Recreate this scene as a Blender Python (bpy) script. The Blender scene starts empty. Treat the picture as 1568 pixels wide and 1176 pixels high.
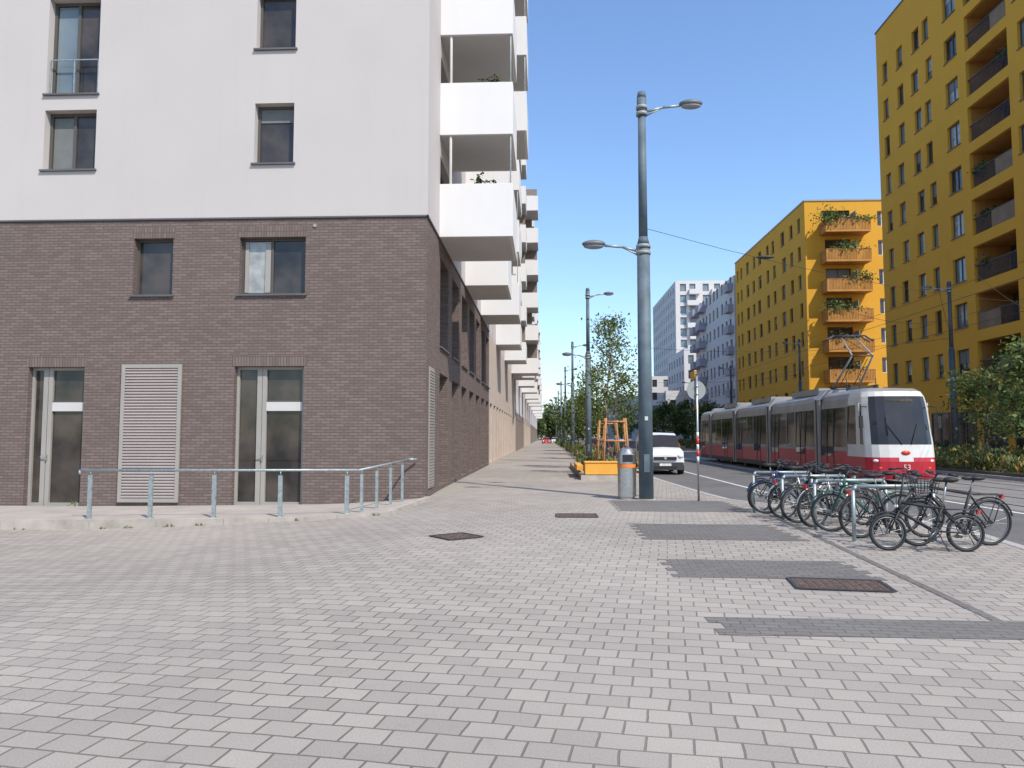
import bpy, math, random
import numpy as np
from mathutils import Vector, Matrix
R = random.Random(11)
NP = np.random.RandomState(5)
scene = bpy.context.scene
COL = scene.collection

# ------------------------------------------------------------------ materials
def newmat(name):
    m = bpy.data.materials.new(name); m.use_nodes = True
    nt = m.node_tree
    b = nt.nodes.get('Principled BSDF')
    return m, nt, b

def N(nt, t, **kw):
    n = nt.nodes.new(t)
    for k, v in kw.items(): setattr(n, k, v)
    return n

def mixrgb(nt, fac, a, b, mode='MIX'):
    n = nt.nodes.new('ShaderNodeMix'); n.data_type = 'RGBA'; n.blend_type = mode
    for sock, val in ((n.inputs[0], fac), (n.inputs[6], a), (n.inputs[7], b)):
        if hasattr(val, 'is_output') or isinstance(val, bpy.types.NodeSocket): nt.links.new(val, sock)
        elif isinstance(val, (int, float)): sock.default_value = val
        else: sock.default_value = (*val, 1) if len(val) == 3 else val
    return n.outputs[2]

def noise(nt, vec, scale, detail=4, rough=.55):
    n = N(nt, 'ShaderNodeTexNoise'); n.inputs['Scale'].default_value = scale
    n.inputs['Detail'].default_value = detail; n.inputs['Roughness'].default_value = rough
    if vec is not None: nt.links.new(vec, n.inputs['Vector'])
    return n.outputs['Fac']

def ramp(nt, fac, lo, hi, a=0., b=1.):
    n = N(nt, 'ShaderNodeMapRange'); nt.links.new(fac, n.inputs[0])
    n.inputs[1].default_value = lo; n.inputs[2].default_value = hi
    n.inputs[3].default_value = a; n.inputs[4].default_value = b
    return n.outputs[0]

def mat(name, col, rough=.7, metal=0., var=.12, vscale=1.3, bump=0., bscale=60, spec=.4, dirt=0.):
    m, nt, b = newmat(name)
    pos = N(nt, 'ShaderNodeNewGeometry').outputs['Position']
    f = noise(nt, pos, vscale, 5)
    dark = tuple(c*(1-var*1.6) for c in col); lite = tuple(min(1, c*(1+var)) for c in col)
    c = mixrgb(nt, ramp(nt, f, .3, .7), dark, lite)
    if dirt:
        f3 = noise(nt, pos, vscale*.23, 6, .7)
        c = mixrgb(nt, ramp(nt, f3, .5, .72, 0, dirt), c, tuple(x*.45 for x in col))
    nt.links.new(c, b.inputs['Base Color'])
    b.inputs['Roughness'].default_value = rough
    b.inputs['Metallic'].default_value = metal
    b.inputs['Specular IOR Level'].default_value = spec
    if bump:
        f2 = noise(nt, pos, bscale, 3)
        bn = N(nt, 'ShaderNodeBump'); bn.inputs['Strength'].default_value = bump
        bn.inputs['Distance'].default_value = .01
        nt.links.new(f2, bn.inputs['Height']); nt.links.new(bn.outputs[0], b.inputs['Normal'])
    return m

def streaky(name, col, rough=.9, var=.03, streak=.12, bump=.35, bscale=130):
    m, nt, b = newmat(name)
    pos = N(nt, 'ShaderNodeNewGeometry').outputs['Position']
    f = noise(nt, pos, .5, 5)
    c = mixrgb(nt, ramp(nt, f, .3, .7), tuple(x*(1-var) for x in col), tuple(x*(1+var) for x in col))
    mp = N(nt, 'ShaderNodeMapping'); mp.inputs['Scale'].default_value = (2.2, 2.2, .12); nt.links.new(pos, mp.inputs[0])
    f2 = noise(nt, mp.outputs[0], 1.6, 6, .65)
    c = mixrgb(nt, ramp(nt, f2, .5, .8, 0, streak), c, tuple(x*.6 for x in col))
    nt.links.new(c, b.inputs['Base Color']); b.inputs['Roughness'].default_value = rough; b.inputs['Specular IOR Level'].default_value = .2
    f3 = noise(nt, pos, bscale, 3); bn = N(nt, 'ShaderNodeBump'); bn.inputs['Strength'].default_value = bump; bn.inputs['Distance'].default_value = .01
    nt.links.new(f3, bn.inputs['Height']); nt.links.new(bn.outputs[0], b.inputs['Normal'])
    return m

def brickmat(name, c1, c2, mortar, bw, bh, ms, vertical=False, wall=True, rot=0., bump=.6, bias=0., offset=.5, patch=.2, off=(0, 0), stains=0.):
    m, nt, b = newmat(name)
    pos = N(nt, 'ShaderNodeNewGeometry').outputs['Position']
    sep = N(nt, 'ShaderNodeSeparateXYZ'); nt.links.new(pos, sep.inputs[0])
    comb = N(nt, 'ShaderNodeCombineXYZ')
    if wall:
        add = N(nt, 'ShaderNodeMath', operation='ADD')
        nt.links.new(sep.outputs[0], add.inputs[0]); nt.links.new(sep.outputs[1], add.inputs[1])
        if vertical:
            nt.links.new(sep.outputs[2], comb.inputs[0]); nt.links.new(add.outputs[0], comb.inputs[1])
        else:
            nt.links.new(add.outputs[0], comb.inputs[0]); nt.links.new(sep.outputs[2], comb.inputs[1])
        vec = comb.outputs[0]
    else:
        nt.links.new(sep.outputs[0], comb.inputs[0]); nt.links.new(sep.outputs[1], comb.inputs[1])
        mp = N(nt, 'ShaderNodeMapping'); mp.inputs['Rotation'].default_value = (0, 0, rot)
        mp.inputs['Location'].default_value = (off[0], off[1], 0)
        nt.links.new(comb.outputs[0], mp.inputs[0]); vec = mp.outputs[0]
        nz = N(nt, 'ShaderNodeTexNoise'); nz.inputs['Scale'].default_value = 1.7; nz.inputs['Detail'].default_value = 3
        nt.links.new(vec, nz.inputs['Vector'])
        sb = N(nt, 'ShaderNodeVectorMath', operation='SUBTRACT'); nt.links.new(nz.outputs['Color'], sb.inputs[0]); sb.inputs[1].default_value = (.5, .5, .5)
        sc = N(nt, 'ShaderNodeVectorMath', operation='SCALE'); nt.links.new(sb.outputs[0], sc.inputs[0]); sc.inputs['Scale'].default_value = .05
        ad = N(nt, 'ShaderNodeVectorMath', operation='ADD'); nt.links.new(vec, ad.inputs[0]); nt.links.new(sc.outputs[0], ad.inputs[1]); vec = ad.outputs[0]
    br = N(nt, 'ShaderNodeTexBrick'); br.offset = offset
    nt.links.new(vec, br.inputs['Vector'])
    br.inputs['Scale'].default_value = 1; br.inputs['Brick Width'].default_value = bw
    br.inputs['Row Height'].default_value = bh; br.inputs['Mortar Size'].default_value = ms
    br.inputs['Mortar Smooth'].default_value = .3; br.inputs['Bias'].default_value = bias
    br.inputs['Color1'].default_value = (*c1, 1); br.inputs['Color2'].default_value = (*c2, 1)
    br.inputs['Mortar'].default_value = (*mortar, 1)
    f = noise(nt, pos, .45, 6, .65)
    c = mixrgb(nt, ramp(nt, f, .35, .68, 0, patch), br.outputs['Color'], tuple(x*.55 for x in c1))
    if stains:
        fs = noise(nt, pos, 2.3, 7, .75)
        c = mixrgb(nt, ramp(nt, fs, .58, .72, 0, stains), c, tuple(x*.4 for x in c1))
        fl = noise(nt, pos, .17, 3, .5)
        c = mixrgb(nt, ramp(nt, fl, .42, .62, 0, .22), c, tuple(min(1, x*1.35) for x in c1))
    fg = noise(nt, pos, 90, 3)
    c = mixrgb(nt, .35, c, mixrgb(nt, ramp(nt, fg, .3, .7), (.55, .55, .55), (1.3, 1.3, 1.3)), 'MULTIPLY')
    nt.links.new(c, b.inputs['Base Color'])
    b.inputs['Roughness'].default_value = .85; b.inputs['Specular IOR Level'].default_value = .2
    bn = N(nt, 'ShaderNodeBump'); bn.inputs['Strength'].default_value = bump; bn.inputs['Distance'].default_value = .012
    bn.invert = True
    nt.links.new(br.outputs['Fac'], bn.inputs['Height']); 
    b2 = N(nt, 'ShaderNodeBump'); b2.inputs['Strength'].default_value = .25; b2.inputs['Distance'].default_value = .006
    nt.links.new(fg, b2.inputs['Height']); nt.links.new(bn.outputs[0], b2.inputs['Normal'])
    nt.links.new(b2.outputs[0], b.inputs['Normal'])
    return m

def glassmat(name, lo, hi, rough=.04, scale=.35, spec=.7):
    m, nt, b = newmat(name)
    pos = N(nt, 'ShaderNodeNewGeometry').outputs['Position']
    f = noise(nt, pos, scale, 3)
    c = mixrgb(nt, ramp(nt, f, .35, .65), lo, hi)
    nt.links.new(c, b.inputs['Base Color'])
    b.inputs['Roughness'].default_value = rough; b.inputs['Specular IOR Level'].default_value = spec
    return m

M = {}
M['brick'] = brickmat('grey_brown_brick', (.198, .150, .130), (.145, .109, .096), (.118, .092, .081), .25, .077, .010, patch=.2, bump=.8)
M['soldier'] = brickmat('soldier_brick', (.192, .145, .125), (.140, .106, .094), (.108, .084, .074), .31, .077, .010, vertical=True, offset=0, patch=.1)
M['paver'] = brickmat('plaza_pavers', (.375, .333, .288), (.298, .264, .230), (.135, .117, .099), .245, .20, .008, wall=False, rot=math.radians(9), patch=.28, bump=.6, stains=.28)
M['paver_dark'] = brickmat('dark_pavers', (.185, .172, .158), (.148, .138, .127), (.09, .083, .076), .20, .10, .008, wall=False, rot=math.radians(4), patch=.25, bump=.4, stains=.3)
M['paver_r'] = brickmat('footway_pavers', (.36, .32, .28), (.30, .27, .235), (.18, .16, .14), .4, .4, .01, wall=False, patch=.2)
M['plaster'] = streaky('white_plaster', (.485, .443, .415), streak=.07, var=.02)
M['plaster_w'] = streaky('balcony_white', (.66, .64, .62), streak=.08, bump=.1)
M['plaster_grey'] = mat('soffit_grey', (.52, .50, .48), .85, var=.03)
M['beige'] = mat('beige_plaster', (.48, .39, .32), .9, var=.06, bump=.2)
M['brown'] = mat('brown_plaster', (.22, .175, .15), .9, var=.06)
M['greyb'] = mat('light_grey_plaster', (.46, .48, .48), .9, var=.04)
M['whiteb'] = streaky('white_house_plaster', (.56, .54, .53), streak=.1, bump=0.1)
M['lilac'] = mat('lilac_grey_panel', (.33, .31, .35), .8, var=.05)
M['yellow'] = streaky('ochre_yellow_plaster', (.62, .325, .04), streak=.12, bump=.2)
M['yellow_b'] = mat('ochre_balcony_panel', (.44, .21, .05), .8, var=.1)
M['panelbr'] = mat('loggia_panel_brown', (.20, .135, .075), .7, var=.15)
M['wood'] = mat('stake_wood', (.42, .2, .08), .8, var=.2, vscale=9)
M['orange'] = mat('orange_bench', (.72, .34, .045), .6, var=.06)
M['concrete'] = mat('light_concrete', (.40, .355, .30), .9, var=.14, vscale=2.5, bump=.3, bscale=50, dirt=.5)
M['slab'] = mat('walkway_concrete', (.38, .335, .29), .9, var=.1, vscale=1.2, bump=.3, bscale=60, dirt=.2)
M['kerb'] = mat('granite_kerb', (.38, .36, .33), .85, var=.15, vscale=8, bump=.3)
M['asphalt'] = mat('asphalt', (.135, .127, .12), .9, var=.12, vscale=.7, bump=.5, bscale=150, dirt=.25)
M['trackslab'] = mat('track_concrete', (.20, .187, .172), .85, var=.12, vscale=.9, bump=.3, dirt=.3)
M['rail'] = mat('steel_rail', (.10, .09, .085), .35, metal=.9, var=.1)
M['paint'] = mat('road_paint', (.62, .61, .58), .7, var=.18, vscale=8)
M['soil'] = mat('soil_ground', (.12, .10, .07), .95, var=.2, vscale=1, bump=.5, bscale=20)
M['earth'] = mat('ground_earth', (.20, .19, .16), .95, var=.2, vscale=.1)
M['steel'] = mat('galvanised_steel', (.34, .38, .375), .5, metal=.5, var=.18, vscale=12)
M['stainless'] = mat('stainless_steel', (.50, .485, .46), .36, metal=.9, var=.1, vscale=10)
M['rim'] = mat('wheel_rim', (.2, .2, .2), .4, metal=.8, var=.08, vscale=10)
M['polebl'] = mat('pole_blue_grey_paint', (.10, .13, .15), .6, var=.16, vscale=3, spec=.3)
M['poledk'] = mat('pole_dark_paint', (.06, .07, .08), .5, var=.1, vscale=4)
M['lamp_grey'] = mat('lamp_head_grey', (.13, .135, .145), .5, var=.05)
M['lens'] = glassmat('lamp_lens', (.20, .22, .22), (.28, .28, .28), .2)
M['frame_dk'] = mat('window_frame_dark', (.085, .078, .07), .5, var=.05)
M['frame_lt'] = mat('door_frame_beige', (.31, .285, .25), .5, var=.05)
M['frame_w'] = mat('window_frame_white', (.52, .50, .47), .5, var=.03)
M['sill'] = mat('sill_metal', (.13, .12, .12), .5, metal=.3, var=.1)
M['louver'] = mat('louver_metal', (.33, .28, .255), .55, metal=.1, var=.05)
M['glass'] = glassmat('window_glass', (.020, .019, .018), (.075, .060, .050), scale=.9, spec=.5)
M['glass2'] = glassmat('window_glass_blue', (.10, .13, .15), (.20, .24, .25), .06)
M['glass3'] = glassmat('vehicle_glass', (.012, .012, .012), (.035, .03, .028), .06, spec=.45)
M['curtain'] = glassmat('window_with_curtain', (.22, .225, .21), (.36, .365, .34), .08, 3)
M['blind'] = mat('roller_blind', (.15, .155, .145), .6, var=.08, vscale=4)
M['tram_w'] = mat('tram_white', (.57, .545, .50), .34, var=.06, spec=.5)
M['tram_s'] = mat('tram_silver_grey', (.29, .275, .26), .45, metal=.1, var=.12, spec=.45)
M['tram_r'] = mat('tram_red', (.42, .018, .03), .32, var=.1, spec=.5)
M['black'] = mat('black_rubber', (.018, .018, .019), .6, var=.1)
M['dkgrey'] = mat('dark_grey_metal', (.05, .05, .052), .5, metal=.2, var=.1, vscale=6)
M['chrome'] = mat('chrome', (.6, .6, .6), .2, metal=1, var=.03)
M['white'] = mat('white_car_paint', (.66, .65, .64), .25, var=.02, spec=.6)
M['red'] = mat('red_paint', (.6, .03, .02), .3, var=.04)
M['rust'] = mat('manhole_rust', (.13, .09, .072), .8, var=.3, vscale=25, bump=.8, bscale=70)
M['signback'] = mat('sign_back_grey', (.27, .29, .275), .6, metal=.2, var=.06)
M['orangeb'] = mat('orange_band', (.7, .2, .04), .5, var=.05)
M['bike_bl'] = mat('bike_blue', (.03, .06, .16), .35, var=.03)
M['bike_gr'] = mat('bike_green', (.03, .1, .07), .35, var=.03)
M['bike_si'] = mat('bike_silver', (.36, .36, .35), .35, metal=.5, var=.05)
M['bark'] = mat('bark', (.16, .12, .09), .95, var=.25, vscale=9, bump=.6, bscale=30)
M['litlamp'] = glassmat('headlamp_glass', (.6, .62, .65), (.75, .75, .75), .1)
def leafmat(name, col):
    m, nt, b = newmat(name)
    g = N(nt, 'ShaderNodeNewGeometry')
    f = noise(nt, g.outputs['Position'], 1.1, 3)
    c = mixrgb(nt, ramp(nt, f, .35, .65), tuple(x*.55 for x in col), tuple(min(1, x*1.5) for x in col))
    nt.links.new(c, b.inputs['Base Color'])
    b.inputs['Roughness'].default_value = .6; b.inputs['Specular IOR Level'].default_value = .3
    tr = N(nt, 'ShaderNodeBsdfTranslucent'); nt.links.new(c, tr.inputs[0])
    ms = N(nt, 'ShaderNodeMixShader'); ms.inputs[0].default_value = .35
    out = nt.nodes['Material Output']
    nt.links.new(b.outputs[0], ms.inputs[1]); nt.links.new(tr.outputs[0], ms.inputs[2]); nt.links.new(ms.outputs[0], out.inputs[0])
    return m
M['leaf1'] = leafmat('leaf_light', (.14, .18, .055))
M['leaf2'] = leafmat('leaf_mid', (.09, .13, .038))
M['leaf3'] = leafmat('leaf_dark', (.05, .08, .025))
M['leafd'] = leafmat('leaf_dry', (.25, .19, .08))
M['flower'] = leafmat('flower_orange', (.6, .22, .05))
M['flowery'] = leafmat('flower_yellow', (.55, .42, .08))

# ------------------------------------------------------------------ mesh builder
class Fr:
    def __init__(s, O, U, Nn): s.O = Vector(O); s.U = Vector(U); s.N = Vector(Nn); s.Z = Vector((0, 0, 1))
    def p(s, u, z, n=0.): return s.O + s.U*u + s.Z*z + s.N*n
class MB:
    def __init__(s): s.v = []; s.f = []; s.m = []; s.s = []; s.mats = []
    def mi(s, k):
        if k not in s.mats: s.mats.append(k)
        return s.mats.index(k)
    def face(s, pts, m, sm=False):
        b = len(s.v); s.v += [tuple(p) for p in pts]; s.f.append(tuple(range(b, b+len(pts)))); s.m.append(s.mi(m)); s.s.append(sm)
    def hexa(s, c, m):
        b = len(s.v); s.v += [tuple(p) for p in c]; k = s.mi(m)
        for q in ((0, 3, 2, 1), (4, 5, 6, 7), (0, 1, 5, 4), (1, 2, 6, 5), (2, 3, 7, 6), (3, 0, 4, 7)):
            s.f.append(tuple(b+i for i in q)); s.m.append(k); s.s.append(False)
    def box(s, x0, x1, y0, y1, z0, z1, m):
        s.hexa([(x0, y0, z0), (x1, y0, z0), (x1, y1, z0), (x0, y1, z0), (x0, y0, z1), (x1, y0, z1), (x1, y1, z1), (x0, y1, z1)], m)
    def fbox(s, fr, u0, u1, z0, z1, n0, n1, m):
        s.hexa([fr.p(u0, z0, n1), fr.p(u1, z0, n1), fr.p(u1, z0, n0), fr.p(u0, z0, n0), fr.p(u0, z1, n1), fr.p(u1, z1, n1), fr.p(u1, z1, n0), fr.p(u0, z1, n0)], m)
    def cyl(s, p0, p1, r0, r1, m, n=12, cap=True):
        p0 = Vector(p0); p1 = Vector(p1); d = (p1-p0)
        if d.length < 1e-6: return
        d.normalize(); a = d.orthogonal().normalized(); c = d.cross(a)
        b = len(s.v); k = s.mi(m)
        for P, r in ((p0, r0), (p1, r1)):
            for i in range(n):
                t = 2*math.pi*i/n; s.v.append(tuple(P + a*(r*math.cos(t)) + c*(r*math.sin(t))))
        for i in range(n):
            j = (i+1) % n; s.f.append((b+i, b+j, b+n+j, b+n+i)); s.m.append(k); s.s.append(True)
        if cap:
            s.f.append(tuple(b+i for i in reversed(range(n)))); s.m.append(k); s.s.append(False)
            s.f.append(tuple(b+n+i for i in range(n))); s.m.append(k); s.s.append(False)
    def tube(s, pts, r, m, n=8):
        for a, b in zip(pts[:-1], pts[1:]): s.cyl(a, b, r, r, m, n)
        for p in pts[1:-1]: s.ell(p, (r, r, r), m, 8, 4)
    def ell(s, c, rad, m, n=14, k=8, rot=None):
        b = len(s.v); mi = s.mi(m); c = Vector(c)
        for j in range(k+1):
            ph = -math.pi/2 + math.pi*j/k
            for i in range(n):
                t = 2*math.pi*i/n
                p = Vector((rad[0]*math.cos(ph)*math.cos(t), rad[1]*math.cos(ph)*math.sin(t), rad[2]*math.sin(ph)))
                if rot: p = rot @ p
                s.v.append(tuple(c+p))
        for j in range(k):
            for i in range(n):
                i2 = (i+1) % n
                s.f.append((b+j*n+i, b+j*n+i2, b+(j+1)*n+i2, b+(j+1)*n+i)); s.m.append(mi); s.s.append(True)
    def torus(s, c, ax, Rr, r, m, n=28, k=6, a0=0, a1=2*math.pi):
        c = Vector(c); ax = Vector(ax).normalized(); a = ax.orthogonal().normalized(); d = ax.cross(a)
        full = abs(a1-a0-2*math.pi) < 1e-4
        if not full:
            a = Vector((1, 0, 0)); d = Vector((0, 0, 1))
        b = len(s.v); mi = s.mi(m); nn = n if full else n+1
        for i in range(nn):
            t = a0+(a1-a0)*i/n; e = a*math.cos(t)+d*math.sin(t)
            for j in range(k):
                q = 2*math.pi*j/k; s.v.append(tuple(c + e*(Rr+r*math.cos(q)) + ax*(r*math.sin(q))))
        for i in range(n):
            i2 = (i+1) % nn if full else i+1
            for j in range(k):
                j2 = (j+1) % k
                s.f.append((b+i*k+j, b+i2*k+j, b+i2*k+j2, b+i*k+j2)); s.m.append(mi); s.s.append(True)
    def lathe(s, prof, c, m, n=20):
        for (r0, z0), (r1, z1) in zip(prof[:-1], prof[1:]):
            b = len(s.v); mi = s.mi(m)
            for r, z in ((r0, z0), (r1, z1)):
                for i in range(n):
                    t = 2*math.pi*i/n; s.v.append((c[0]+r*math.cos(t), c[1]+r*math.sin(t), c[2]+z))
            for i in range(n):
                j = (i+1) % n; s.f.append((b+i, b+j, b+n+j, b+n+i)); s.m.append(mi); s.s.append(True)
    def build(s, name, parent=None, loc=None, rotz=0, bevel=0):
        me = bpy.data.meshes.new(name); me.from_pydata(s.v, [], s.f)
        for k in s.mats: me.materials.append(M[k])
        me.polygons.foreach_set('material_index', s.m); me.polygons.foreach_set('use_smooth', s.s); me.update()
        o = bpy.data.objects.new(name, me); COL.objects.link(o)
        if parent: o.parent = parent
        if loc: o.location = loc
        if rotz: o.rotation_euler = (0, 0, rotz)
        if bevel:
            md = o.modifiers.new('bevel', 'BEVEL'); md.width = bevel; md.segments = 2; md.limit_method = 'ANGLE'
        return o

def empty(name, loc=(0, 0, 0), rotz=0):
    o = bpy.data.objects.new(name, None); COL.objects.link(o); o.location = loc; o.rotation_euler = (0, 0, rotz); o.empty_display_size = .3
    return o

def facade(mb, fr, u0, u1, z0, z1, ops, depth, mw, mr=None, off=0.):
    mr = mr or mw
    us = sorted({u0, u1, *[max(u0, min(u1, o[i])) for o in ops for i in (0, 1)]})
    zs = sorted({z0, z1, *[max(z0, min(z1, o[i])) for o in ops for i in (2, 3)]})
    for i in range(len(us)-1):
        for j in range(len(zs)-1):
            cu = (us[i]+us[i+1])/2; cz = (zs[j]+zs[j+1])/2
            if any(o[0] < cu < o[1] and o[2] < cz < o[3] for o in ops): continue
            q = [fr.p(us[i], zs[j], off), fr.p(us[i+1], zs[j], off), fr.p(us[i+1], zs[j+1], off), fr.p(us[i], zs[j+1], off)]
            if fr.U.cross(fr.Z).dot(fr.N) < 0: q.reverse()
            mb.face(q, mw)
    for a, b, c, d in ops:
        if a >= u1 or b <= u0 or c >= z1 or d <= z0: continue
        P = fr.p
        mb.face([P(a, c, off), P(a, d, off), P(a, d, -depth), P(a, c, -depth)], mr)
        mb.face([P(b, c, off), P(b, d, off), P(b, d, -depth), P(b, c, -depth)], mr)
        mb.face([P(a, d, off), P(b, d, off), P(b, d, -depth), P(a, d, -depth)], mr)
        mb.face([P(a, c, off), P(b, c, off), P(b, c, -depth), P(a, c, -depth)], mr)

def window(mb, fr, a, b, c, d, depth, mf='frame_dk', mg='glass', fw=.07, mull=(), trans=(), sill=True, msill='sill', so=0.):
    mb.face([fr.p(a, c, -depth+.0), fr.p(b, c, -depth), fr.p(b, d, -depth), fr.p(a, d, -depth)], mg)
    n0, n1 = -depth+.002, -depth+.05
    mb.fbox(fr, a, a+fw, c, d, n0, n1, mf); mb.fbox(fr, b-fw, b, c, d, n0, n1, mf)
    mb.fbox(fr, a+fw, b-fw, d-fw, d, n0, n1, mf); mb.fbox(fr, a+fw, b-fw, c, c+fw, n0, n1, mf)
    for x in mull: mb.fbox(fr, x-fw/2, x+fw/2, c+fw, d-fw, n0, n1-.004, mf)
    for z in trans: mb.fbox(fr, a+fw, b-fw, z-fw/2, z+fw/2, n0, n1-.008, mf)
    if sill: mb.fbox(fr, a-.06, b+.06, c-.05, c-.002, -depth+.01, .07+so, msill)

def balcony(mb, x0, x1, y0, y1, z, h, mw, t=.1, slab=.22, open_side=None):
    mb.box(x0, x1, y0, y1, z, z+slab, 'plaster_grey' if mw == 'plaster_w' else mw)
    e = .004
    mb.box(x0, x1+e, y0-e, y0+t, z-.004, z+h, mw)
    mb.box(x0, x1+e, y1-t, y1+e, z-.004, z+h, mw)
    mb.box(x1-t, x1+2*e, y0+t, y1-t, z-.004, z+h, mw)

# ------------------------------------------------------------------ leaves
def leaves(name, pts, size, mats, parent=None, weights=None, up=.0):
    pts = np.asarray(pts, dtype=float); n = len(pts)
    a = NP.normal(size=(n, 3)); a /= np.linalg.norm(a, axis=1)[:, None]
    b = NP.normal(size=(n, 3)); 
    if up: a[:, 2] = np.abs(a[:, 2])+up; a /= np.linalg.norm(a, axis=1)[:, None]
    b -= (b*a).sum(1)[:, None]*a; b /= np.linalg.norm(b, axis=1)[:, None]
    s = size*(.6+.8*NP.rand(n))[:, None]
    v = np.empty((n, 4, 3)); v[:, 0] = pts-a*s; v[:, 1] = pts+b*s*.5; v[:, 2] = pts+a*s; v[:, 3] = pts-b*s*.5
    me = bpy.data.meshes.new(name); me.vertices.add(n*4); me.loops.add(n*4); me.polygons.add(n)
    me.vertices.foreach_set('co', v.reshape(-1)); me.loops.foreach_set('vertex_index', np.arange(n*4, dtype=np.int32))
    me.polygons.foreach_set('loop_start', np.arange(0, n*4, 4, dtype=np.int32)); me.polygons.foreach_set('loop_total', np.full(n, 4, dtype=np.int32))
    for k in mats: me.materials.append(M[k])
    me.polygons.foreach_set('material_index', NP.choice(len(mats), n, p=weights).astype(np.int32))
    me.update(calc_edges=True); me.validate()
    o = bpy.data.objects.new(name, me); COL.objects.link(o)
    if parent: o.parent = parent
    return o

def tree(x, y, h, cr, cz0, nleaf, lsize, seed, mats=('leaf1', 'leaf2', 'leaf3'), z=0., name='street_tree', w=None, clump=.35, tr=.07, nb=22):
    r = random.Random(seed); e = empty(name, (x, y, z)); mb = MB()
    P = [Vector((0, 0, 0))]; nseg = 7
    for i in range(nseg): P.append(Vector((r.uniform(-.06, .06)*(i+1)/2, r.uniform(-.06, .06)*(i+1)/2, h*.93*(i+1)/nseg)))
    for i in range(nseg):
        a = tr*(1-i/nseg)+.012; b = tr*(1-(i+1)/nseg)+.012
        mb.cyl(P[i], P[i+1], a, b, 'bark', 8)
    cl = []
    for i in range(nb):
        t = r.uniform(0, 1); zz = cz0+(h*.92-cz0)*t; 
        k = min(nseg-1, int(zz/(h*.93)*nseg)); f = zz/(h*.93)*nseg-k; st = P[k].lerp(P[k+1], min(1, f))
        env = math.sin(math.pi*min(1, (.18+.8*t)))**.7
        L = cr*env*r.uniform(.55, 1.15); an = r.uniform(0, 2*math.pi); rise = r.uniform(.25, .9)
        d = Vector((math.cos(an), math.sin(an), rise)).normalized()
        mid = st+d*L*.5+Vector((0, 0, r.uniform(-.1, .1))); en = st+d*L+Vector((0, 0, r.uniform(-.25, .2)))
        rr = .03*(1-t*.5)*(h/7)
        mb.cyl(st, mid, rr, rr*.6, 'bark', 5, False); mb.cyl(mid, en, rr*.6, rr*.25, 'bark', 5, False)
        cl += [(mid, .7), (en, 1), (mid.lerp(en, .5), .9)]
        for q in range(3):
            e2 = mid+Vector((r.uniform(-1, 1), r.uniform(-1, 1), r.uniform(-.3, .8))).normalized()*L*r.uniform(.3, .6)
            mb.cyl(mid, e2, rr*.4, rr*.15, 'bark', 4, False); cl.append((e2, .8))
    mb.build('trunk_and_limbs', e)
    cs = np.array([c[0][:] for c in cl]); ws = np.array([c[1] for c in cl])*NP.uniform(.2, 1.3, len(cl)); ws /= ws.sum()
    idx = NP.choice(len(cs), nleaf, p=ws)
    pts = cs[idx]+NP.normal(size=(nleaf, 3))*clump*np.array([1, 1, .75])
    leaves('foliage', pts, lsize, mats, e, w)
    return e

# ------------------------------------------------------------------ ground, road, plaza
def sstep(t): t = max(0, min(1, t)); return t*t*(3-2*t)
def zp(x, y):
    a = 1-(1-max(0, min(1, (-2.3-x)/9.2)))**1.7
    return -.45*a*sstep((23-y)/5)*sstep((y-3)/11)
def kerb_x(y):
    pts = [(-20, 9.5), (3, 9.5), (7, 7.6), (9, 6.9), (11, 6.75), (13, 7.05), (15, 7.0), (16.6, 6.4), (18, 5.3), (19.5, 4.55), (22, 4.35), (28, 4.1), (700, 4.1)]
    for (a, b), (c, d) in zip(pts[:-1], pts[1:]):
        if a <= y <= c: return b+(d-b)*(y-a)/(c-a)
    return 4.1
g = MB(); g.face([(-1500, -300, -.65), (1500, -300, -.65), (1500, 2500, -.65), (-1500, 2500, -.65)], 'earth'); g.build('ground')
ys = [-15, -5, 0, 2, 3]+[3.5+.5*i for i in range(42)]+[25, 28, 40, 80, 160, 300, 640]
xs = [-60, -20]+[-14+.5*i for i in range(26)]+[-.5, 1, 3]
me = bpy.data.meshes.new('pavement'); vv = []; ff = []
for y in ys: vv += [(x, y, zp(x, y)) for x in xs]+[(kerb_x(y), y, 0)]
W_ = len(xs)+1
for j in range(len(ys)-1):
    for i in range(W_-1): ff.append((j*W_+i, j*W_+i+1, (j+1)*W_+i+1, (j+1)*W_+i))
me.from_pydata(vv, [], ff); me.materials.append(M['paver']); me.polygons.foreach_set('use_smooth', [True]*len(ff)); me.update()
COL.objects.link(bpy.data.objects.new('pavement', me))
kb = MB(); ky = [-15, -5, 0, 3, 5, 7, 9, 11, 13, 15, 16.6, 18, 19.5, 22, 28, 40, 80, 160, 300, 640]
for y0, y1 in zip(ky[:-1], ky[1:]):
    n = max(1, int((y1-y0)/1.0)) if y1 < 100 else 4
    for i in range(n):
        a = y0+(y1-y0)*i/n; b = y0+(y1-y0)*(i+1)/n; g_ = .006 if y1 < 60 else 0
        xa, xb = kerb_x(a), kerb_x(b)
        kb.hexa([(xa, a+g_, -.2), (xa+.18, a+g_, -.2), (xb+.18, b-g_, -.2), (xb, b-g_, -.2), (xa, a+g_, .006), (xa+.18, a+g_, .003), (xb+.18, b-g_, .003), (xb, b-g_, .006)], 'kerb')
kb.build('kerb')
rd = MB(); rd.face([(3.5, -15, -.12), (18.4, -15, -.12), (18.4, 640, -.12), (3.5, 640, -.12)], 'asphalt'); rd.build('road')
ts = MB()
ts.face([(10.9, -15, -.116), (17.2, -15, -.116), (17.2, 640, -.116), (10.9, 640, -.116)], 'trackslab')
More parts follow.
